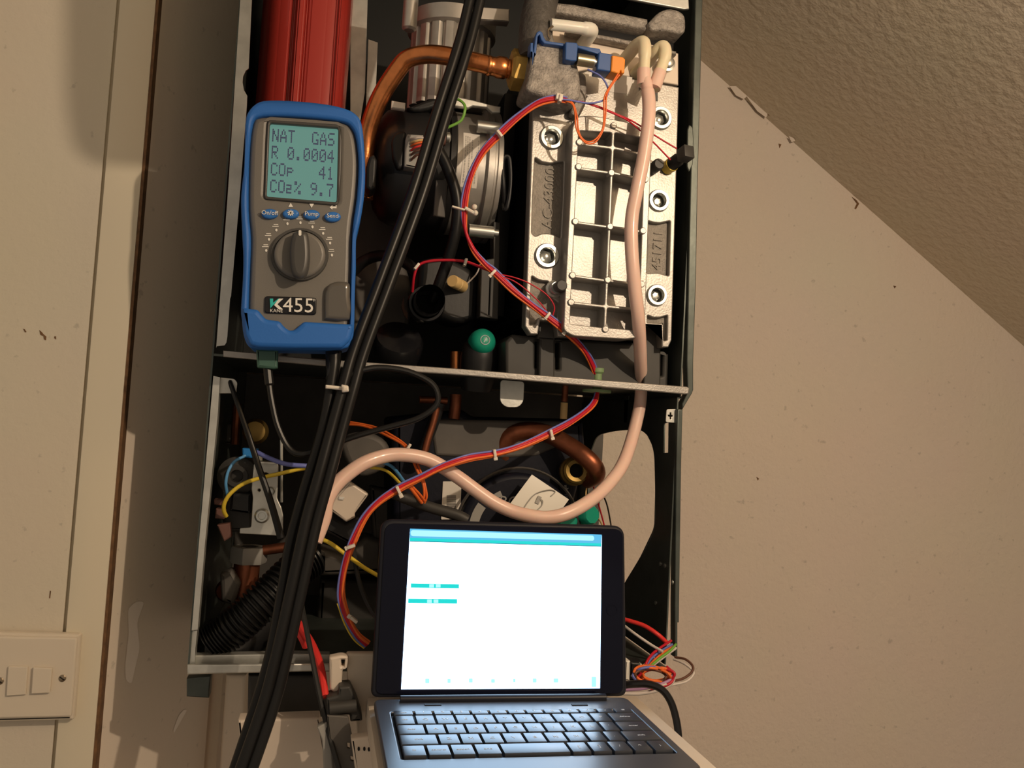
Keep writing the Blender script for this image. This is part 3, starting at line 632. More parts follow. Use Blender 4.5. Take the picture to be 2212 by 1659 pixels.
sc_ = MB().lathe([(.008, -.003), (.008, .002), (.0055, .0025), (.0055, .006), (.004, .007), (0, .007)], P(1441, 138, .0), FR, 20).build('corner_screw', 'steel', t)

# cast elbow (gas inlet)
t = thing('gas_inlet_elbow', 'rough grey cast elbow between the brass nut and the blue clip', 'fitting', P(1200, 235, 0))
ce = MB(); ce.plate(rnd([(1146, 128), (1152, 96), (1165, 88), (1226, 100), (1246, 125), (1253, 160), (1257, 190), (1252, 216), (1230, 222), (1180, 208), (1152, 202), (1134, 192), (1142, 165)], 10), -.034, .046, .0042)
ce.build('casting', 'alur', t, smooth=50)
MB().plate(rnd([(1236, 150), (1266, 160), (1268, 190), (1266, 225), (1252, 252), (1232, 246), (1240, 215), (1246, 190)], 8), -.012, .012, .002).build('mounting_flange', 'alur', t)
MB().tube([P(1156, 130, -.012), P(1158, 60, -.006), P(1170, 0, 0), P(1178, -40, 0)], .0165, 24).build('neck', 'alurd', t)
MB().tube([P(1205, 135, -.03), P(1165, 30, .0)], .004, 12).build('rib', 'alub', t)
# blue clip
t = thing('electrode_clip', 'dark blue plastic clip with an orange plug above the ribbed cover plate', 'clip', P(1260, 155, -.03))
YC = -.040
cl = MB()
cl.plate([(1152, 115), (1157, 78), (1160, 69), (1166, 66), (1172, 70), (1175, 80), (1180, 88), (1224, 94), (1224, 100), (1176, 94), (1169, 86), (1166, 74), (1162, 78), (1158, 117), (1145, 112), (1146, 92), (1152, 92)], YC, .012, .0008)
cl.plate(rnd([(1222, 90), (1246, 92), (1249, 97), (1246, 131), (1234, 131), (1221, 128)], 2), YC-.004, .016, .001)
cl.plate([(1247, 97), (1296, 105), (1299, 112), (1296, 118), (1247, 103)], YC-.001, .014, .001)
cl.plate(rnd([(1294, 112), (1326, 118), (1321, 155), (1290, 150)], 2), YC-.006, .018, .001)
cl.build('clip_body', 'clip', t)
MB().tube([P(1246, 128, YC), P(1281, 134, YC)], .0058, 20).build('plunger', 'bronze', t)
MB().lathe([(.0048, 0), (.0048, .002), (.0035, .002), (.0035, .004), (.0050, .0045), (.0050, .008), (.003, .009), (0, .009)], P(1279, 134, YC), X, 18).build('plunger_tip', 'steel', t)
op = MB(); op.plate(rnd([(1322, 119), (1346, 123), (1351, 128), (1349, 158), (1343, 158), (1341, 151), (1338, 160), (1320, 154)], 1.5), YC-.008, .018, .001); op.build('orange_plug', 'orange', t)
MB().ptube([(1188, 84, YC), (1184, 76, YC), (1185, 64, YC-.002), (1194, 57, YC)], .0011, seg=8).build('spring_wire', 'screw', t)
# elbows
t = thing('ivory_elbow', 'ivory elbow cap above the blue clip', 'elbow', P(1255, 100, 0))
MB().ptube([(1190, 53, -.022), (1225, 57, -.022), (1262, 62, -.021), (1278, 66, -.016), (1270, 82, -.004), (1256, 98, .012)], lambda q_: .0056 if q_ < .40 else .0066, seg=18).build('elbow_tube', 'ivory', t, smooth=60)
for nm, lab, pts in (('pressure_elbow', 'yellowed elbow at the left, from which the long pink tube drops', [(1340, 140, .012), (1358, 118, -.006), (1375, 98, -.022), (1390, 92, -.032), (1393, 112, -.036), (1391, 150, -.036), (1390, 184, -.036)]),
                     ('pressure_elbow', 'yellowed elbow at the right, nearest the casing edge', [(1372, 160, .012), (1395, 138, -.006), (1415, 114, -.022), (1432, 101, -.030), (1437, 118, -.033), (1426, 155, -.034), (1413, 191, -.036)])):
    t = thing(nm, lab, 'elbow', P(*pts[0]), 'pressure elbows on the burner door')
    MB().ptube(pts, lambda q_: .0062 if q_ < .72 else .0055, seg=18).build('elbow_tube', 'elbow', t, smooth=60)
    x, y, Y_ = pts[-1]
    MB().tube([P(*pts[-2]), P(x, y, Y_)], .0064, 18).build('sleeve', 'pink', t, 'pinkish clear sleeve')
o = MB().ptube([(1394, 172, -.037), (1399, 195, -.040), (1402, 225, -.043), (1400, 270, -.045), (1390, 340, -.045), (1376, 410, -.044), (1365, 470, -.042), (1364, 530, -.042), (1370, 610, -.040), (1379, 690, -.030), (1383, 760, -.004), (1385, 830, .030), (1383, 870, .036), (1376, 905, .032), (1366, 945, .024), (1351, 990, .010), (1333, 1023, .0), (1300, 1061, -.012), (1260, 1091, -.024), (1219, 1111, -.030), (1181, 1118, -.030), (1143, 1114, -.028), (1105, 1104, -.024), (1067, 1086, -.022), (1029, 1060, -.020), (991, 1032, -.018), (953, 1007, -.016), (920, 991, -.016), (878, 983, -.018), (837, 984, -.020), (789, 999, -.026), (751, 1024, -.030), (723, 1051, -.034), (705, 1084, -.038), (700, 1118, -.04), (680, 1170, -.045)],
               lambda q_: .0056 if q_ < .03 else .0064, seg=16, n=10)
tag(o.build('silicone_tube', 'pink', smooth=60), 'long pink translucent tube looping down to the tablet', 'tube')
# temperature sensor
t = thing('temperature_sensor', 'small black sensor with yellow ring beside the casing edge', 'sensor', P(1440, 365, 0))
c = P(1440, 364, .0)
dS = (P(1474, 338, -.026)-c).normalized()
MB().lathe([(.0065, 0), (.0065, .006), (.0072, .007), (.0072, .010), (.005, .011)], c, dS, 20).build('brass_ring', 'yring', t, 'yellow ring')
MB().lathe([(.0066, .010), (.0066, .020), (.0055, .022), (.0045, .028), (0, .028)], c, dS, 20).build('body', 'black', t)
MB().obox(c+dS*.0325, (.0115, .0125, .013), dS.to_track_quat('Z', 'Y').to_matrix(), .001).build('plug', 'dgrey', t)

# sump below the exchanger
t = thing('condensate_sump', 'charcoal plastic sump below the ribbed cover plate, on the shelf', 'sump', P(1270, 828, .06))
su = MB(); su.plate([(1092, 738), (1108, 722), (1165, 728), (1385, 742), (1445, 765), (1443, 838), (1250, 826), (1092, 812)], .022, .12, .003, holes=[rnd(rect(1157, 738, 1165, 795), 2), rnd(rect(1201, 740, 1208, 798), 2), rnd([(1427, 766), (1433, 766), (1431, 812), (1426, 812)], 2)])
su.build('tank', 'dgrey', t)
for pts in ([(1168, 688), (1198, 692), (1199, 735), (1160, 732), (1164, 700)], [(1396, 704), (1428, 708), (1427, 836), (1390, 834)], [(1166, 730), (1199, 732), (1198, 820), (1164, 818)]):
    MB().plate(rnd(pts, 2), .014, .02, .0015).build('clip', 'dgrey', t)
# relief valve etc.
t = thing('relief_valve', 'round green relief valve cap with black skirt standing on the shelf', 'valve', P(1035, 795, .07))
c = P(1038, 742, .055)
MB().lathe([(0, .020), (.006, .0195), (.0105, .0165), (.0130, .011), (.0137, .004), (.0132, -.004), (.012, -.006)], c, Vector((.05, -1, .12)), 40).build('cap', 'knob', t, smooth=60)
MB().lathe([(.0155, -.034), (.0185, -.02), (.0190, .0), (.0175, .012), (.013, .018), (.006, .019)], P(1035, 772, .060), Vector((0, -.15, 1)), 40).build('skirt', 'black', t, smooth=60)
an = Vector((.05, -1, .12)).normalized(); cu_ = X; ci = c+an*.0202
ci_ = MB(); ci_.lathe([(.0042, 0), (.0046, .0003), (.0050, 0)], ci+Z*-.0005, an, 24)
ci_.obox(ci+Z*-.0005, (.0008, .0006, .0056), Matrix.Rotation(.45, 3, 'Y')); ci_.build('cap_print', 'leg', t)
o = MB().tube([P(985, 760, .075), P(985, 800, .075)], .006, 18)
tag(o.build('copper_stub', 'copper'), 'short copper pipe stub left of the green valve cap', 'pipe')
t = thing('tan_sensor', 'small tan cylindrical plug with wire above the green cap', 'sensor', P(990, 620, .07))
MB().lathe([(0, .021), (.0058, .021), (.0064, .0195), (.0064, .010), (.0052, .009), (.0062, .008), (.0062, -.004), (0, -.004)], P(996, 617, .07), Vector((-.55, -.8, .05)), 24).build('plug', 'tan', t)
MB().ptube([(1003, 618, .072), (1020, 602, .066), (1030, 590, .06), (1036, 576, .06), (1042, 556, .07)], .0008, seg=6).build('lead', 'ww', t)
t = thing('black_spigot', 'open black pipe end facing out, left of the tan plug', 'spigot', P(925, 655, .06))
MB().lathe([(.014, .03), (.014, -.02), (.0185, -.02), (.0185, -.002), (.0175, 0), (.0152, 0), (.0148, -.002), (.0145, -.025)], P(922, 655, .035), FR, 40).build('pipe_end', 'blackg', t)
MB().lathe([(.0135, -.010), (.010, -.012), (.010, -.02), (0, -.02)], P(922, 655, .035), FR, 32).build('inner_bore', 'drk', t)
MB().plate(rnd([(905, 560), (960, 552), (1010, 575), (1035, 600), (1030, 690), (990, 700), (955, 690), (900, 640)], 12), .075, .05, .006).build('bracket_body', 'black', t)
t = thing('trap_bowl', 'glossy black round bowl on the shelf below the twin hose', 'bowl', P(860, 785, .08))
MB().lathe([(0, .016), (.012, .016), (.0225, .013), (.0255, .008), (.0262, -.004), (.024, -.016), (.018, -.019), (0, -.019)], P(858, 748, .075), Vector((.05, -.75, .66)), 48).build('bowl', 'blackg', t, smooth=40)
t = thing('plastic_rail', 'charcoal vertical rail between the fan and the exchanger', 'rail', P(1062, 690, .08))
MB().plate([(1066, 478), (1081, 480), (1076, 690), (1036, 684), (1040, 570), (1052, 560), (1066, 558)], .055, .02, .001, holes=[[(1059, 575), (1061, 575), (1057, 680), (1055, 680)]]).build('rail', 'dgrey', t)
o = MB().ptube([(1090, 445, .04), (1088, 400, .032), (1086, 350, .032), (1094, 338, .032), (1101, 348, .032), (1103, 400, .032), (1096, 445, .034), (1090, 452, .036), (1088, 440, .04)], .0022, seg=8)
tag(o.build('black_loop', 'black'), 'black slotted loop between the fan and the cover plate', 'clip')
o = MB().ptube([(758, 590, .15), (785, 565, .14), (815, 553, .13), (845, 556, .12), (880, 570, .11), (910, 600, .10)], .0062, seg=12)
tag(o.build('black_tube', 'black'), 'black tube arching behind the twin hose beside the analyser', 'tube')
o = MB(); o.plate(rnd([(758, 400), (850, 400), (872, 560), (885, 600), (895, 650), (880, 720), (800, 740), (758, 720)], 14), .17, .05, .006)
tag(o.build('grey_cowl', 'backg', smooth=50), 'smooth grey cowl behind the twin hose above the bowl', 'cover')
o = MB(); o.plate([(867, 662), (872, 640), (874, 668), (881, 676), (880, 690), (873, 680)], .12, .003); tag(o.build('brown_clip', 'brw'), 'thin brown sliver clip on the grey cowl', 'clip')
o = MB().lathe([(.003, 0), (.003, .002), (0, .003)], P(792, 523, .255), FR, 14); tag(o.build('panel_screw', 'steel'), 'shiny screw on the back panel right of the analyser', 'screw')
o = MB(); o.box(P(1090, 200, .12), Vector((xa_-.001, .25, P(1150, 690, .12).z)), .002); tag(o.build('insulation_block', 'black'), 'black insulation block left of the ribbed cover plate', 'insulation')

# ================================================================== WIRING HARNESS
def wire_set(t, ctr, wires, n=10, flips=()):
    """wires lying side by side along one centre line: (material, radius[, sideways, forward offset])"""
    W = cat([P(*p) for p in ctr], n)
    for k_, wi in enumerate(wires):
        mm, rad = wi[:2]
        if len(wi) > 2: sx, sf = wi[2:]
        else: sx, sf = ((k_-(len(wires)-1)/2)*rad*1.9, 0)
        L = []
        for i, p in enumerate(W):
            d = (W[min(i+1, len(W)-1)]-W[max(i-1, 0)]).normalized()
            u_ = d.cross(Yv).normalized()
            g = 1.0
            for fl0, fl1 in flips: q_ = min(1, max(0, (i/n-fl0)/(fl1-fl0))); g *= math.cos(math.pi*q_)
            wob = .0004*math.sin(i*.21+k_*1.7)
            L.append(p + u_*(sx*g+wob) - Yv*sf)
        b = MB(); b.tube(L, rad, 7, 1); b.build('wire', mm, t, smooth=60)
def ties(t, L):
    for x, y, Y_, a, ln in L:
        c = P(x, y, Y_); r_ = Matrix.Rotation(a, 3, 'Y')
        b = MB(); b.obox(c, (.0026, .0075, .0072), r_, .0006)
        b.obox(c+r_ @ Vector((0, -.002, -.0036-ln*.5)), (.0036, .003, ln), r_, .0006); b.build('cable_tie', 'tie', t)
t = thing('wiring_harness', 'red, blue and orange wiring harness curving from the blue clip down behind the tablet', 'wiring', P(1290, 800, 0))
up = [(1225, 217, -.040), (1195, 214, -.040), (1160, 224, -.038), (1120, 252, -.034), (1078, 290, -.030), (1040, 332, -.026), (1015, 385, -.022), (1003, 440, -.018), (1004, 490, -.014), (1020, 535, -.012), (1045, 568, -.012), (1068, 588, -.012), (1110, 628, -.012), (1150, 660, -.012), (1188, 688, -.012), (1225, 718, -.010), (1258, 752, .004), (1278, 785, .018), (1287, 812, .024), (1289, 850, .026), (1276, 878, .018), (1235, 910, .004), (1182, 938, -.006), (1125, 963, -.014), (1070, 980, -.020), (1010, 990, -.032), (955, 1008, -.034), (905, 1034, -.034), (860, 1056, -.034), (820, 1082, -.036), (790, 1115, -.038), (764, 1165, -.04), (746, 1215, -.04), (738, 1262, -.04), (739, 1300, -.04), (752, 1340, -.04), (772, 1372, -.04), (794, 1392, -.04)]
wire_set(t, up, [('rw', .0016, .0004, .0012), ('rw', .0014, -.0010, .0004), ('bw', .0010, -.0026, .0004), ('ow', .0011, .0024, .0002)], flips=((7, 10), (17, 20)))
wire_set(t, up[22:], [('ow', .0012, .0014, .0020)])
wire_set(t, up[34:], [('yw', .0008, -.0042, .0)])
wire_set(t, [(1225, 217, -.040), (1262, 222, -.041), (1300, 232, -.041), (1340, 250, -.042), (1372, 266, -.038), (1420, 295, -.034), (1462, 321, -.034)], [('rw', .0008)])
wire_set(t, [(1225, 217, -.041), (1262, 223, -.042), (1300, 234, -.042), (1340, 252, -.043), (1368, 270, -.04), (1415, 310, -.034), (1448, 345, -.030)], [('rw', .0008)])
wire_set(t, [(1200, 214, -.042), (1230, 217, -.044), (1270, 222, -.045), (1302, 217, -.046), (1314, 202, -.046), (1310, 184, -.044), (1295, 163, -.042), (1270, 149, -.038)], [('bw', .0009)])
wire_set(t, [(1222, 216, -.042), (1238, 226, -.044), (1245, 250, -.044), (1246, 275, -.044), (1254, 296, -.044), (1270, 308, -.044), (1288, 303, -.045), (1302, 280, -.046), (1306, 245, -.048), (1308, 212, -.048), (1318, 188, -.048), (1336, 160, -.048)], [('ow', .0008), ('ow', .0008)])
wire_set(t, [(1072, 592, -.012), (1110, 600, -.014), (1145, 612, -.014), (1178, 634, -.014), (1196, 660, -.013), (1196, 678, -.012), (1190, 690, -.011)], [('rw', .0007)])
wire_set(t, [(1078, 596, -.012), (1110, 608, -.014), (1140, 628, -.014), (1170, 658, -.013), (1190, 690, -.011)], [('rw', .0007)])
wire_set(t, [(1064, 587, -.010), (1035, 575, .0), (1005, 566, .008), (965, 562, .012), (930, 563, .015), (905, 574, .018), (894, 600, .022), (890, 630, .03)], [('rw', .0014)])
ties(t, [(1209, 214, -.044, .1, .0), (1078, 290, -.034, -.75, .0), (1064, 590, -.016, .7, .002), (1182, 682, -.014, .6, .001), (1222, 714, -.014, .6, .002), (1190, 936, -.008, -.3, .003), (1068, 979, -.022, -.2, .003), (860, 1058, -.038, -.5, .004), (758, 1180, -.044, 1.2, .002), (764, 1338, -.044, 2.2, .003), (1005, 567, .006, .2, .0), (900, 576, .016, .6, .0)])
tg = MB().plate(rnd([(1203, 200), (1217, 203), (1216, 216), (1201, 213)], 1), -.046, .004, .0006).build('tie_head', 'tie', t)
bt = MB(); bt.plate(rnd([(977, 443), (1005, 451), (1004, 455), (976, 447)], 2), -.026, .004, .0006); bt.tube([P(1004, 449, -.022), P(1026, 461, -.020)], .0018, 8); bt.ball(P(1025, 447, -.02), .0026); bt.ball(P(1027, 460, -.02), .0026)
bt.build('long_tie', 'tie', t)
gm = MB().lathe([(.004, .016), (.0062, .016), (.0062, .012), (.0045, .010), (.0045, .004), (.0045, -.006), (.0145, -.006), (.0145, -.0085), (.004, -.0085)], Vector((P(1290, 828, .024).x, .024, z_sh)), Z, 28).build('grommet', 'grommet', t, 'sage green rubber grommet')
# branch wires of the lower bay
t = thing('orange_branch', 'orange and yellow branch wires hanging over the dark pump', 'wiring', P(915, 1085, .05))
wire_set(t, [(750, 914, .07), (780, 917, .06), (806, 923, .05), (840, 940, .03), (875, 962, .015), (893, 988, .0), (904, 1015, -.01), (916, 1045, -.015), (920, 1070, -.015), (914, 1086, -.012)], [('ow', .0013), ('ow', .0010)])
wire_set(t, [(866, 1054, -.030), (885, 1050, -.028), (900, 1064, -.024), (914, 1084, -.014)], [('ow', .0016), ('ow', .0012)])
wire_set(t, [(800, 1010, .01), (830, 1016, .0), (850, 1028, -.012), (866, 1046, -.028)], [('yw', .0014)])
wire_set(t, [(818, 996, .01), (845, 1008, .0), (862, 1024, -.012), (874, 1042, -.028)], [('lw', .0016)])
ties(t, [(882, 966, .008, .5, .0015)])
t = thing('yellow_wire', 'yellow wire sloping down towards the left edge of the tablet', 'wire', P(760, 1210, .0))
wire_set(t, [(680, 1166, .01), (700, 1168, .005), (722, 1178, .0), (750, 1200, .0), (785, 1226, .005), (830, 1250, .01)], [('yw', .0019)])
o = MB().ptube([(764, 1180, .02), (768, 1220, .01), (780, 1270, .0), (800, 1315, -.01), (822, 1345, -.02)], .0022, seg=8)
tag(o.build('black_lead', 'kw'), 'black lead disappearing behind the left edge of the tablet', 'cable')

# ================================================================== LOWER BAY: VALVE SIDE
t = thing('diverter_valve', 'valve with bright steel bracket in the lower left corner of the casing', 'valve', P(575, 1160, .03))
brk = [(548, 1003), (557, 998), (597, 998), (602, 1006), (599, 1077), (608, 1096), (612, 1114), (611, 1158), (517, 1153), (518, 1141), (542, 1139), (544, 1112), (546, 1074), (543, 1056)]
MB().plate(rnd(brk, 3), .022, .003, .0008, holes=[ell(574, 1027, 8, 6, 14), ell(560, 1059, 3, 3, 10)]).build('bracket', 'galv', t)
MB().box(P(556, 997, .010), P(600, 1001, .030), .001).build('bracket_lip', 'galv', t)
for x, y, r in ((584, 1061, .0042), (566, 1114, .0068)):
    MB().lathe([(r, 0), (r, .002), (r*.75, .0035), (r*.5, .0035), (r*.45, .0022), (0, .0020)], P(x, y, .022), FR, 20).build('screw', 'steel', t)
mo_ = MB(); mo_.plate(rnd([(504, 1010), (520, 995), (548, 1000), (548, 1150), (486, 1150), (478, 1120), (486, 1060)], 6), .05, .06, .004); mo_.lathe([(.017, -.04), (.018, 0), (.010, .002), (.010, .004), (.006, .004), (.005, -.004), (0, -.004)], P(512, 1028, .042), FR, 28)
mo_.build('motor_body', 'dgrey', t)
MB().plate(rnd([(500, 1062), (542, 1066), (541, 1110), (496, 1104)], 2), .035, .03, .002).build('actuator', 'black', t)
for pts in ([(466, 1098), (488, 1102), (484, 1122), (464, 1120)], [(468, 1134), (496, 1130), (500, 1160), (484, 1170)], [(462, 1078), (480, 1080), (478, 1092), (462, 1090)]):
    MB().plate(rnd(pts, 2), .028, .012, .001).build('terminal', 'pinkt', t)
MB().tube([P(608, 950, .045), P(608, 1085, .045)], .0016, 8).build('spindle', 'steel', t)
MB().plate(rnd([(523, 968), (556, 970), (552, 990), (524, 988)], 2), .032, .02, .001).build('blue_connector', 'bconn', t)
MB().plate(rnd([(552, 980), (566, 980), (566, 997), (551, 996)], 1.5), .030, .01, .001).build('ivory_connector', 'ivory', t)
t = thing('valve_wires', 'yellow and light blue wires crossing the steel valve bracket', 'wiring', P(560, 1030, .0))
wire_set(t, [(489, 1115, .022), (484, 1100, .016), (486, 1082, .012), (500, 1064, .010), (530, 1044, .010), (570, 1030, .012), (610, 1022, .012), (650, 1014, .012), (690, 1006, .016)], [('yw', .0019)])
wire_set(t, [(530, 984, .02), (508, 995, .014), (495, 1016, .010), (488, 1045, .010), (490, 1070, .016)], [('lw', .0014)])
wire_set(t, [(552, 976, .02), (580, 990, .012), (615, 1001, .010), (655, 1006, .010), (700, 1010, .016)], [('bw', .0022)])
t = thing('prop_rod', 'thin dark rod hooked in the upper left bracket, slanting down across the valve', 'rod', P(605, 1150, .0))
MB().ptube([(497, 822, .010), (499, 832, .002), (512, 868, -.004), (535, 935, -.006), (560, 1012, -.008), (585, 1085, -.010), (607, 1162, -.010)], lambda q_: .0018+.0016*q_, seg=10).build('rod', 'rubber', t)
t = thing('copper_riser', 'shade-darkened copper pipe with grey hex nut under the valve', 'pipe', P(535, 1300, .05))
MB().lathe([(.009, -.008), (.0170, -.008), (.0180, -.006), (.0180, .006), (.0170, .008), (.009, .008)], P(538, 1198, .085), Z, 48, hexf).build('hex_nut', 'greyc', t, 'grey hexagon nut', smooth=30)
MB().ptube([(534, 1212, .085), (530, 1260, .085), (526, 1300, .085), (524, 1350, .085), (522, 1418, .085)], lambda q_: .0125, seg=20).build('pipe', 'copperd', t)
MB().tube([P(568, 1189, .08), P(632, 1180, .08)], .0050, 14).build('stub', 'copperd', t)
MB().lathe([(.006, 0), (.010, 0), (.011, .004), (.008, .008), (0, .008)], P(492, 1275, .085), Vector((-.3, -1, 0)), 24).build('side_port', 'copperd', t)
o = MB(); o.plate(rnd([(474, 1240), (500, 1230), (520, 1260), (505, 1310), (478, 1300)], 6), .065, .02, .004)
tag(o.build('elbow_body', 'backg'), 'grey elbow body left of the shade-darkened copper pipe', 'fitting')
t = thing('corrugated_hose', 'fat black corrugated hose in the bottom left corner of the casing', 'hose', P(500, 1415, .03))
pts = [P(*p) for p in [(680, 1200, .06), (640, 1230, .05), (590, 1278, .036), (540, 1325, .03), (490, 1368, .03), (455, 1396, .03)]]
W = cat(pts, 24); rb_ = MB()
rb_.tube(W, lambda q_: .0165+(.0018 if int(q_*58) % 2 else -.0016), 24, 1, caps=True); rb_.build('corrugated_tube', 'rubber', t, smooth=25)
MB().tube([P(452, 1392, .045), P(500, 1388, .045), P(560, 1340, .06)], .0235, 24).build('end_boot', 'black', t, smooth=50)
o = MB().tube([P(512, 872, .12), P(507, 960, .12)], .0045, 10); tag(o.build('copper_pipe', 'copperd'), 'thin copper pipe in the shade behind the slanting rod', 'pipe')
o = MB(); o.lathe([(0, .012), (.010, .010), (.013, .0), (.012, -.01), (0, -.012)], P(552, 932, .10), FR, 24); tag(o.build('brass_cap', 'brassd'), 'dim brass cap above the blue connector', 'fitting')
o = MB(); o.plate(rnd([(468, 915), (510, 915), (505, 960), (464, 960)], 3), .16, .03, .003); tag(o.build('grey_box', 'backg'), 'small grey box at the left edge below the corner bracket', 'box')
# grey motor disc and white taped connector
o = MB(); o.plate(sm([(735, 960), (755, 938), (800, 935), (835, 955), (842, 985), (825, 1015), (780, 1030), (750, 1000)], 3), .10, .06, .006)
tag(o.build('grey_motor_end', 'backg', smooth=50), 'rounded grey motor end behind the arch of the pink tube', 'motor')
t = thing('white_connector', 'tilted off-white connector block under the arch of the pink tube', 'connector', P(745, 1120, .03))
MB().plate(rnd([(755, 1040), (797, 1068), (766, 1110), (768, 1118), (748, 1128), (705, 1096)], 3), .02, .02, .002).build('block', 'cream', t)
MB().plate(rnd([(732, 1073), (745, 1074), (742, 1081), (730, 1080)], 2), .0185, .003, .001).build('tab', 'white', t)
MB().plate(rnd([(698, 1098), (748, 1130), (772, 1112), (790, 1130), (760, 1180), (700, 1150)], 4), .035, .03, .004).build('socket', 'black', t)
o = MB(); o.plate(rnd([(690, 1185), (740, 1200), (790, 1160), (830, 1170), (826, 1240), (690, 1245)], 8), .16, .05, .006); o.plate(rnd([(800, 1050), (848, 1060), (848, 1180), (806, 1170)], 6), .18, .03, .004)
tag(o.build('grey_bracket', 'backg'), 'grey cast bracket behind the red harness, left of the tablet', 'bracket')
o = MB(); o.plate(rnd([(690, 1248), (830, 1252), (828, 1400), (680, 1400)], 6), .20, .05, .006); tag(o.build('lower_cover', 'dgrey'), 'dark cover low in the casing left of the tablet', 'cover')
# ================================================================== PUMP
t = thing('pump', 'dark circulation pump with round printed face behind the tablet', 'pump', P(1050, 1200, .12))
MB().plate(rnd([(848, 900), (1000, 884), (1020, 900), (1262, 905), (1268, 990), (1238, 1100), (1242, 1220), (848, 1210)], 10), .10, .14, .008).build('housing', 'navy', t)
MB().plate(rnd([(930, 905), (1225, 910), (1205, 965), (1160, 985), (1080, 990), (940, 985)], 8), .098, .03, .003).build('motor_plate', 'backg', t)
MB().plate(ell(1120, 1150, 128, 128, 56), .085, .03, .006).build('face', 'navy', t)
ar = MB()
for a0_, a1_, r0_, r1_ in ((2.68, 3.78, 88, 108), (3.9, 4.30, 86, 98)):
    N = 14
    ar.plate([(1120+r1_*math.cos(lin(a0_, a1_, i/N)), 1150+r1_*math.sin(lin(a0_, a1_, i/N))) for i in range(N+1)] + [(1120+r0_*math.cos(lin(a1_, a0_, i/N)), 1150+r0_*math.sin(lin(a1_, a0_, i/N))) for i in range(N+1)], .0846, .0008)
ar.text('BO', P(1101, 1085, .0846), X, Z, .0165)
ar.build('face_print', 'greyc', t, smooth=0)
MB().lathe([(.066, 0), (.0675, .002), (.069, 0)], P(1120, 1150, .0850), FR, 64).build('face_ring', 'backg', t)
lb = MB().plate(rnd([(957, 1040), (997, 1040), (994, 1122), (953, 1122)], 1), .0985, .0008).build('data_label', 'label', t, 'white label with printed bars')
br_ = MB(); yy = 1070
while yy < 1119:
    h = random.uniform(.8, 2.2); br_.plate(rect(965, yy, 985, yy+h), .0980, .0006); yy += h+random.uniform(.8, 1.8)
br_.build('printed_bars', 'print', lb, smooth=0)
fl_ = MB().on([(1149, 1025), (1229, 1079), (1205, 1112), (1098, 1112), (1096, 1096)], P(1160, 1080, .055), X, (Z*math.cos(.2)+Yv*math.sin(.2)), .0008).build('flag_label', 'flag', t, 'tilted glossy white label with a sketched mark')
mk = MB()
mk.ptube([(1128, 1104, .052), (1140, 1085, .053), (1158, 1066, .054), (1185, 1058, .055), (1199, 1062, .056), (1190, 1072, .055)], .0006, seg=5)
mk.ptube([(1160, 1102, .052), (1170, 1092, .053), (1172, 1082, .053), (1166, 1078, .053)], .0006, seg=5)
mk.obox(P(1163, 1080, .0535), (.004, .0008, .008), Matrix.Rotation(.4, 3, 'Y'))
mk.build('sketched_mark', 'dimp', fl_)
ra = MB(); ra.plate([(1219, 1048), (1224, 1048), (1224, 1054), (1229, 1054), (1222, 1062), (1214, 1054), (1219, 1054)], .0972, .0008); ra.build('flow_arrow', 'greyc', t, smooth=0)
MB().plate(sm([(1218, 1036), (1232, 1046), (1234, 1062), (1222, 1072), (1210, 1062), (1208, 1046)], 2), .0976, .01, .001).build('flow_disc', 'navy', t)
t = thing('pump_union', 'curved copper pipe with brass union right of the pump', 'pipe', P(1245, 1050, .09))
MB().ptube([(1090, 995, .11), (1088, 965, .105), (1105, 940, .10), (1140, 930, .095), (1185, 938, .085), (1225, 960, .072), (1258, 982, .060), (1282, 1005, .056), (1288, 1025, .064), (1270, 1036, .085)], .0095, seg=18).build('pipe', 'copperd', t, smooth=60)
MB().lathe([(.0075, -.01), (.0075, .004), (.0115, .005), (.0135, .003), (.0135, -.004), (.0155, -.006), (.0155, -.016)], P(1244, 1017, .075), Vector((-.1, -1, .1)), 32).build('brass_union', 'brassd', t)
MB().lathe([(0, .0), (.0080, .0)], P(1244, 1017, .078), Vector((-.1, -1, .1)), 24).build('union_bore', 'drk', t)
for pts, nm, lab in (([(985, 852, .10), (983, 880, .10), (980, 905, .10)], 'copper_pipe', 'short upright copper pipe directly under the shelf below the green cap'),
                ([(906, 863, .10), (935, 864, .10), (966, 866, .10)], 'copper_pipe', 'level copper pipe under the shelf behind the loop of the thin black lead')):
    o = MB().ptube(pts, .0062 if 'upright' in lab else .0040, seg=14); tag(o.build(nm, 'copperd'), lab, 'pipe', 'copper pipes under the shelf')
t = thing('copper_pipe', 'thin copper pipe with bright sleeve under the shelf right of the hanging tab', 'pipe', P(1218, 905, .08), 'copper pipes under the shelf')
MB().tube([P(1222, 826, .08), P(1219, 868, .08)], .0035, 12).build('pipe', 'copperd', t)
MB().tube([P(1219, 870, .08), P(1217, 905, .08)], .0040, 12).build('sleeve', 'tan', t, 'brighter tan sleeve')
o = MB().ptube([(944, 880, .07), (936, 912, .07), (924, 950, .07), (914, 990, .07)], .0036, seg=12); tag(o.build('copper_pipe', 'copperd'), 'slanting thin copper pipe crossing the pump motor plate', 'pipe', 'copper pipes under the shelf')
o = MB().ptube([(950, 870, .075), (935, 915, .078), (918, 960, .08), (906, 1000, .082)], .0062, seg=12); tag(o.build('black_sleeve', 'black'), 'black sleeve beside the slanting copper pipe on the pump', 'tube')
o = MB().ptube([(842, 1062, .0), (880, 1078, .0), (930, 1096, -.005), (985, 1112, -.01), (1010, 1124, -.012)], .0052, seg=12); tag(o.build('grey_tube', 'dgrey'), 'charcoal tube slanting down to the top edge of the tablet', 'tube')
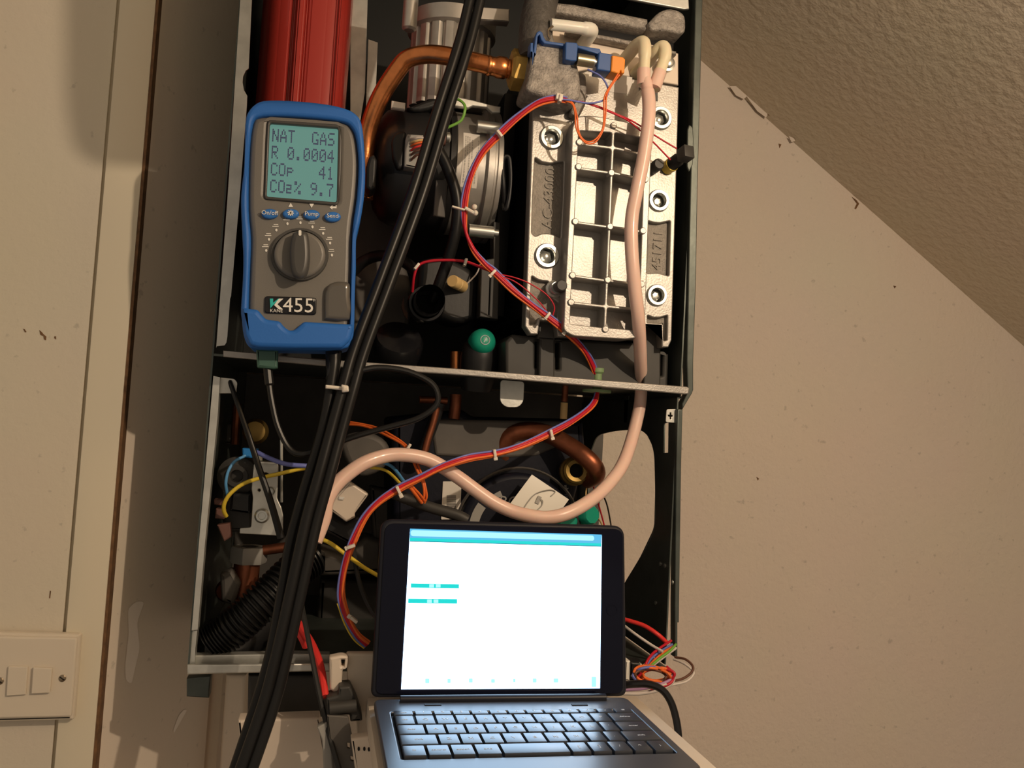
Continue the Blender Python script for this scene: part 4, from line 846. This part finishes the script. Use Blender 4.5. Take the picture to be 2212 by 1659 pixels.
t = thing('green_tap_knob', 'green tap knob above the right corner of the tablet, with a ribbed edge', 'knob', P(1265, 1120, .06), 'green taps below the pump')
MB().lathe([(0, .012), (.0085, .012), (.0105, .009), (.0110, -.004), (0, -.004)], P(1265, 1112, .06), Vector((.35, -1, .1)), 24, lambda k_, s_: 1-.05*(k_ % 3 == 0)).build('knob', 'knob', t)
t = thing('green_tap_knob', 'green tap lever left of the ribbed green knob, half hidden by the tablet', 'knob', P(1230, 1130, .06), 'green taps below the pump')
MB().plate(rnd([(1202, 1112), (1238, 1108), (1250, 1124), (1244, 1150), (1208, 1150)], 5), .05, .015, .003).build('lever', 'knob', t)
MB().plate(rnd([(1238, 1100), (1252, 1098), (1258, 1150), (1246, 1150)], 3), .055, .012, .002).build('stem', 'black', t)
for mm, lab, pts in (('rw', 'thin red wire against the pale wall seen through the casing cut-out', [(1276, 1020, .18), (1283, 1055, .17), (1293, 1090, .15), (1304, 1130, .12), (1310, 1160, .10)]),
                     ('kw', 'thin black wire against the pale wall seen through the casing cut-out', [(1290, 1025, .18), (1299, 1060, .17), (1311, 1090, .15), (1319, 1130, .12), (1322, 1160, .10)]),
                     ('tan', 'thin tan wire next to the green knob, hanging beside the pump', [(1268, 1045, .18), (1266, 1075, .17), (1280, 1105, .15), (1299, 1130, .12), (1306, 1160, .10)])):
    o = MB().ptube(pts, .0010, seg=6); tag(o.build('thin_wire', mm), lab, 'wire')

# ================================================================== BELOW THE CASING
ZK = None
oT = P(1080, 1500, -.105)
KB = [PZ(808, 1514, oT.z), PZ(1357, 1510, oT.z)]
ZK = oT.z
t = thing('control_box', 'pale control box folded down below the casing, carrying the tablet', 'control box', Vector((.1, -.15, ZK-.045)))
XKL, XKR = PZ(775, 1659, ZK-.012).x, PZ(1362, 1512, ZK-.012).x+.010
tb_ = MB(); tb_.box((XKL+.012, -.262, ZK-.030), (XKR, -.070, ZK-.012), .003)
tb_.build('lid', 'beige', t)
fl_ = MB()
fl_.plate(rnd([(748, 1412), (815, 1412), (815, 1640), (775, 1640), (770, 1560), (752, 1500)], 6), -.062, .01, .002)
fl_.build('back_wall', 'beige', t)
hl = MB(); hl.plate(rnd([(711, 1421), (736, 1416), (752, 1418), (750, 1444), (740, 1448), (738, 1492), (724, 1498), (712, 1490)], 4), -.068, .012, .002, holes=[rnd([(737, 1426), (746, 1426), (744, 1440), (738, 1440)], 1)])
hl.build('hinge_lug', 'cream', t)
cb_ = MB(); cb_.plate(rnd([(758, 1596), (800, 1590), (815, 1665), (768, 1672)], 3), -.110, .012, .002); cbo = cb_.build('screw_block', 'cream', t)
hh = MB()
for x, y in ((775, 1618), (787, 1618), (797, 1619)): hh.plate(ell(x, y, 2.6, 4.5, 12), -.1106, .0008)
hh.build('screw_holes', 'drk', cbo)
t = thing('cable_clamp', 'charcoal cable clamp block at the left of the pale control box', 'clamp', P(750, 1555, -.075))
c_ = MB(); c_.plate(rnd([(705, 1508), (730, 1502), (732, 1484), (756, 1482), (770, 1510), (782, 1545), (783, 1558), (757, 1560), (755, 1545), (705, 1548)], 3), -.080, .02, .002); c_.build('clamp_body', 'dgrey', t)
c_ = MB(); c_.tube([P(712, 1530, -.084), P(770, 1524, -.084)], .005, 12); c_.build('clamp_bar', 'dgrey', t)
for lab, pts, r_ in (('fat red cable ending at the charcoal clamp below the casing', [(640, 1340, .0), (655, 1362, -.01), (675, 1395, -.03), (692, 1440, -.05), (702, 1505, -.07)], .0034), ('short red cable stub left of the fat red cable', [(640, 1352, .0), (648, 1368, -.004), (657, 1385, -.006), (661, 1396, -.004)], .0036)):
    o = MB().ptube(pts, r_, seg=10); tag(o.build('red_cable', 'bigred'), lab, 'cable', 'red cables below the rail')
o = MB().ptube([(650, 1300, -.03), (658, 1340, -.04), (672, 1410, -.055), (690, 1500, -.07), (712, 1590, -.085), (732, 1659, -.095), (745, 1700, -.10)], .0023, seg=8)
tag(o.build('black_cable', 'kw'), 'thin black cable running down in front of the fat red cable', 'cable')
t = thing('metal_rail', 'grey perforated metal rail left of the keyboard at the bottom edge', 'rail', P(745, 1659, -.10))
MB().plate(rnd([(706, 1545), (752, 1548), (782, 1690), (722, 1690)], 2), -.088, .004, .001, holes=[rnd([(750, 1605), (756, 1606), (756, 1618), (751, 1616)], 1), rnd([(757, 1634), (765, 1636), (764, 1645), (758, 1643)], 1)]).build('rail', 'backg', t)
MB().plate(rnd([(685, 1572), (706, 1560), (716, 1610), (722, 1690), (700, 1690), (696, 1600)], 3), -.084, .01, .001).build('side_flange', 'greyc', t)
o = MB(); o.plate([(536, 1458), (700, 1458), (712, 1548), (690, 1551), (534, 1551)], .02, .06, .003); tag(o.build('dark_terminal_box', 'dgrey'), 'dark box under the bottom rail behind the hoses', 'box')
o = MB(); o.plate([(488, 1458), (532, 1458), (516, 1720), (470, 1720)], .20, .04, .004); tag(o.build('pipe_boxing', 'side'), 'upright pale boxing at the wall below the casing, left of the hoses', 'boxing')
o = MB(); o.plate(rnd([(514, 1556), (690, 1550), (720, 1720), (528, 1720)], 2), -.03, .02, .002); tag(o.build('hanging_panel', 'cream'), 'cream panel behind the hoses at the bottom edge of the photo', 'panel')

# ------------------------------------------------------------------ wires at the right of the tablet
t = thing('loose_wires', 'tangle of thin coloured wires between the tablet and the right wall', 'wiring', P(1430, 1470, -.03))
for mm, r_, pts in (('bigred', .0022, [(1340, 1336, .03), (1362, 1342, .02), (1392, 1352, .01), (1420, 1370, .0), (1440, 1388, .0)]),
                    ('ww', .0014, [(1340, 1345, .02), (1370, 1368, .0), (1405, 1392, -.01), (1432, 1408, -.02)]),
                    ('rw', .0013, [(1450, 1384, -.0), (1428, 1398, -.01), (1410, 1412, -.02), (1398, 1428, -.03), (1390, 1450, -.035)]),
                    ('bw', .0012, [(1452, 1392, -.0), (1425, 1408, -.012), (1405, 1425, -.022), (1394, 1445, -.032)]),
                    ('ow', .0013, [(1456, 1396, -.0), (1435, 1408, -.012), (1415, 1425, -.022), (1400, 1440, -.032)]),
                    ('gw', .0013, [(1460, 1392, -.0), (1448, 1405, -.012), (1425, 1422, -.022), (1404, 1440, -.032)]),
                    ('ww', .0013, [(1460, 1400, -.0), (1440, 1415, -.012), (1420, 1430, -.022), (1402, 1444, -.032)]),
                    ('brw', .0012, [(1458, 1420, -.01), (1480, 1424, -.02), (1496, 1438, -.028), (1494, 1452, -.032), (1475, 1466, -.036), (1450, 1472, -.04)]),
                    ('ww', .0012, [(1455, 1424, -.01), (1475, 1432, -.02), (1492, 1444, -.028), (1498, 1456, -.032), (1482, 1472, -.036), (1448, 1480, -.04)]),
                    ('pw', .0016, [(1345, 1490, -.03), (1385, 1488, -.035), (1420, 1480, -.04), (1445, 1470, -.04), (1454, 1455, -.038)]),
                    ('ww', .0018, [(1345, 1498, -.03), (1385, 1498, -.035), (1425, 1490, -.04), (1450, 1476, -.04), (1456, 1462, -.038)]),
                    ('ww', .0013, [(1364, 1458, -.03), (1385, 1474, -.036), (1410, 1484, -.04), (1440, 1478, -.042)]),
                    ('rw', .0013, [(1440, 1440, -.03), (1452, 1452, -.036), (1454, 1468, -.04), (1440, 1480, -.042), (1405, 1488, -.04)])):
    MB().ptube(pts, r_, seg=7).build('wire', mm, t, smooth=60)
for k_ in range(7):
    c0 = (1412+random.uniform(-7, 7), 1455+random.uniform(-5, 5)); a_ = random.uniform(26, 40); b_2 = random.uniform(12, 20); ph = random.uniform(-.2, .3)
    L = [(c0[0]+a_*math.cos(q_)*math.cos(ph)-b_2*math.sin(q_)*math.sin(ph), c0[1]+a_*math.cos(q_)*math.sin(ph)+b_2*math.sin(q_)*math.cos(ph), -.034-.008*random.random()) for q_ in [i*.55+k_ for i in range(12)]]
    MB().ptube(L, .0013, seg=7, n=4).build('coiled_wire', ('ow', 'ow', 'brw', 'ow', 'rw', 'ow', 'bw')[k_], t, smooth=60)
MB().plate(rnd([(1384, 1432), (1390, 1440), (1396, 1434), (1394, 1444), (1402, 1450), (1392, 1452), (1388, 1460), (1383, 1450), (1374, 1446), (1382, 1442)], 1), -.03, .004).build('white_clip', 'white', t)
o = MB(); o.plate(rnd([(1352, 1428), (1362, 1428), (1360, 1470), (1350, 1470)], 1), -.05, .02, .001); tag(o.build('white_terminal', 'white'), 'narrow white terminal at the right edge of the tablet', 'terminal')
o = MB(); o.plate(rnd([(1362, 1430), (1392, 1432), (1388, 1474), (1358, 1472)], 2), -.02, .02, .002); tag(o.build('black_terminal_block', 'black'), 'black terminal block behind the coiled orange wires', 'terminal')
o = MB().ptube([(1335, 1482, -.06), (1365, 1478, -.065), (1400, 1478, -.07), (1430, 1490, -.075), (1450, 1518, -.08), (1462, 1560, -.085), (1466, 1600, -.09), (1463, 1630, -.10)], .0033, seg=10)
tag(o.build('power_cable', 'blackg'), 'glossy black cable arching down right of the tablet and keyboard', 'cable')

# ================================================================== TABLET AND KEYBOARD
t = thing('tablet', 'tablet in a black keyboard case with a glaring white screen', 'tablet', Vector((oT.x, -.15, ZK)))
TA = math.radians(11)
tu, tv = X.copy(), (Z*math.cos(TA)+Yv*math.sin(TA)); tn = tu.cross(tv)
shell = rnd([(824, 1120), (1350, 1135), (1355, 1505), (802, 1508)], [26, 26, 18, 18], 7)
MB().on(shell, oT, tu, tv, .013, .003).build('case_shell', 'case', t, smooth=50)
gl = rnd([(832, 1130), (1346, 1142), (1346, 1499), (811, 1500)], [22, 22, 16, 16], 7)
o2 = oT + tn*.0012
MB().on(gl, o2, tu, tv, .002, .0006).build('front_glass', 'glass', t, smooth=50)
o3 = oT + tn*.0016
scn = MB().on([(886, 1142.5), (1300, 1155), (1296, 1487), (866.5, 1489)], o3, tu, tv, .0004).build('screen', 'scr', t, smooth=0)
o4 = oT + tn*.0019; o5 = oT + tn*.0022
MB().on([(886, 1142), (1300, 1155), (1299, 1174), (885, 1162)], o4, tu, tv, .0002).build('header_bar', 'hdr', scn, smooth=0)
MB().on(rnd([(887, 1145), (1283, 1157), (1284, 1168), (887, 1158)], 7), o5, tu, tv, .0002).build('header_highlight', 'hdrl', scn, smooth=0)
MB().on([(885, 1162), (1299, 1174), (1299, 1180), (885, 1169)], o4, tu, tv, .0002).build('teal_strip', 'teal', scn, smooth=0)
MB().on([(885, 1168.5), (1299, 1179.5), (1299, 1181), (885, 1170)], o5, tu, tv, .0002).build('dark_line', 'lin', scn, smooth=0)
for bx in ([(887.5, 1260), (991.5, 1262), (991.5, 1271), (887.5, 1269.5)], [(882, 1293), (987.5, 1294), (987.5, 1304), (881.5, 1302.5)]):
    b = MB().on(bx, o4, tu, tv, .0002).build('teal_button', 'teal', scn, smooth=0)
    xm = (bx[0][0]+bx[1][0])/2; ym = (bx[0][1]+bx[2][1])/2; bt = MB()
    for dx in (-7, 7): bt.on(rect(xm+dx-5, ym-3.5, xm+dx+5, ym+3.5), o5, tu, tv, .0002)
    bt.build('button_text', 'teall', b, smooth=0)
for x, y, w_, h_ in ((923, 1471, 9, 10), (970, 1471, 7, 9), (1017, 1470, 8, 9), (1065, 1471, 8, 8), (1111, 1470, 5, 7), (1155, 1470, 8, 9), (1201, 1470, 10, 9), (1283, 1473, 10, 22)):
    MB().on(rnd(rect(x-w_/2, y-h_/2, x+w_/2, y+h_/2), 1.5), o4, tu, tv, .0002).build('footer_icon', 'teall', scn, smooth=0)
MB().on(ell(1322, 1318, 12, 12, 24), o3, tu, tv, .0004, holes=[ell(1322, 1318, 10.5, 10.5, 24)]).build('home_button', 'glass', t)
# keyboard half
kx0, kx1 = KB[0].x, KB[1].x; ky1 = KB[0].y + .004; ky0 = ky1-.150
zk = ZK
dk = MB(); dk.flat(rnd([(kx0, ky0), (kx1, ky0), (kx1, ky1), (kx0, ky1)], .008), [rnd([(kx0+.011, ky0+.028), (kx1-.007, ky0+.028), (kx1-.007, ky1-.030), (kx0+.011, ky1-.030)], .002)], Matrix(((1, 0, 0, 0), (0, 1, 0, 0), (0, 0, 1, zk), (0, 0, 0, 1))), .006, .0012)
dk.build('keyboard_deck', 'deck', t)
MB().box((kx0+.006, ky0+.020, zk-.0055), (kx1-.006, ky1-.022, zk-.0025)).build('key_well', 'keyw', t)
hg = MB(); hg.tube([Vector((kx0+.020, ky1-.006, zk+.0015)), Vector((kx1-.020, ky1-.006, zk+.0015))], .0032, 14); hg.build('hinge', 'case', t)
for px in (935, 1252):
    c = PZ(px, 1523, zk); MB().box((c.x-.0065, c.y-.0015, zk-.0005), (c.x+.0065, c.y+.0018, zk+.0006)).build('rubber_foot', 'keyw', t)
rows = [  # (height share, [(legend, width)])
    (.55, [('esc', 1.1)]+[(c, 1) for c in '1234567890']+[('-', 1), ('=', 1.1)]),
    (1, [('tab', 1)]+[(c, 1) for c in 'QWERTYUIOP']+[('delete', 1.6)]),
    (1, [('caps', 1.4)]+[(c, 1) for c in 'ASDFGHJKL']+[("'", .9), ('enter', 1.7)]),
    (1, [('shift', 1.75)]+[(c, 1) for c in 'ZXCVBNM']+[(',', .9), ('.', .9), ('shift', 1.8)]),
    (1, [('fn', 1.1), ('control', 1.1), ('option', 1.1), ('cmd', 1.2), ('', 3.2), ('[', 1), (']', 1), ('/', 1), ('^', 1), (';', 1)])]
x0k, x1k = kx0+.012, kx1-.008; ytop = ky1-.031; ybot = ky0+.029; unit = (ytop-ybot)/sum(r[0] for r in rows)
yy = ytop
for hshare, ks in rows:
    hgt = unit*hshare; tot = sum(w_ for _, w_ in ks); xx = x0k
    for lg, w_ in ks:
        wid = (x1k-x0k)*w_/tot
        kb = MB(); kb.box((xx+.0009, yy-hgt+.0011, zk-.003), (xx+wid-.0009, yy-.0011, zk+.0016), .0008)
        ko = kb.build('key', 'key', t)
        if lg:
            g = MB(); g.text(lg, (xx+wid/2, yy-hgt/2, zk+.00162), X, Yv, .0052 if len(lg) == 1 else .0034, .00012); g.build('legend', 'leg', ko, smooth=0)
        xx += wid
    yy -= hgt
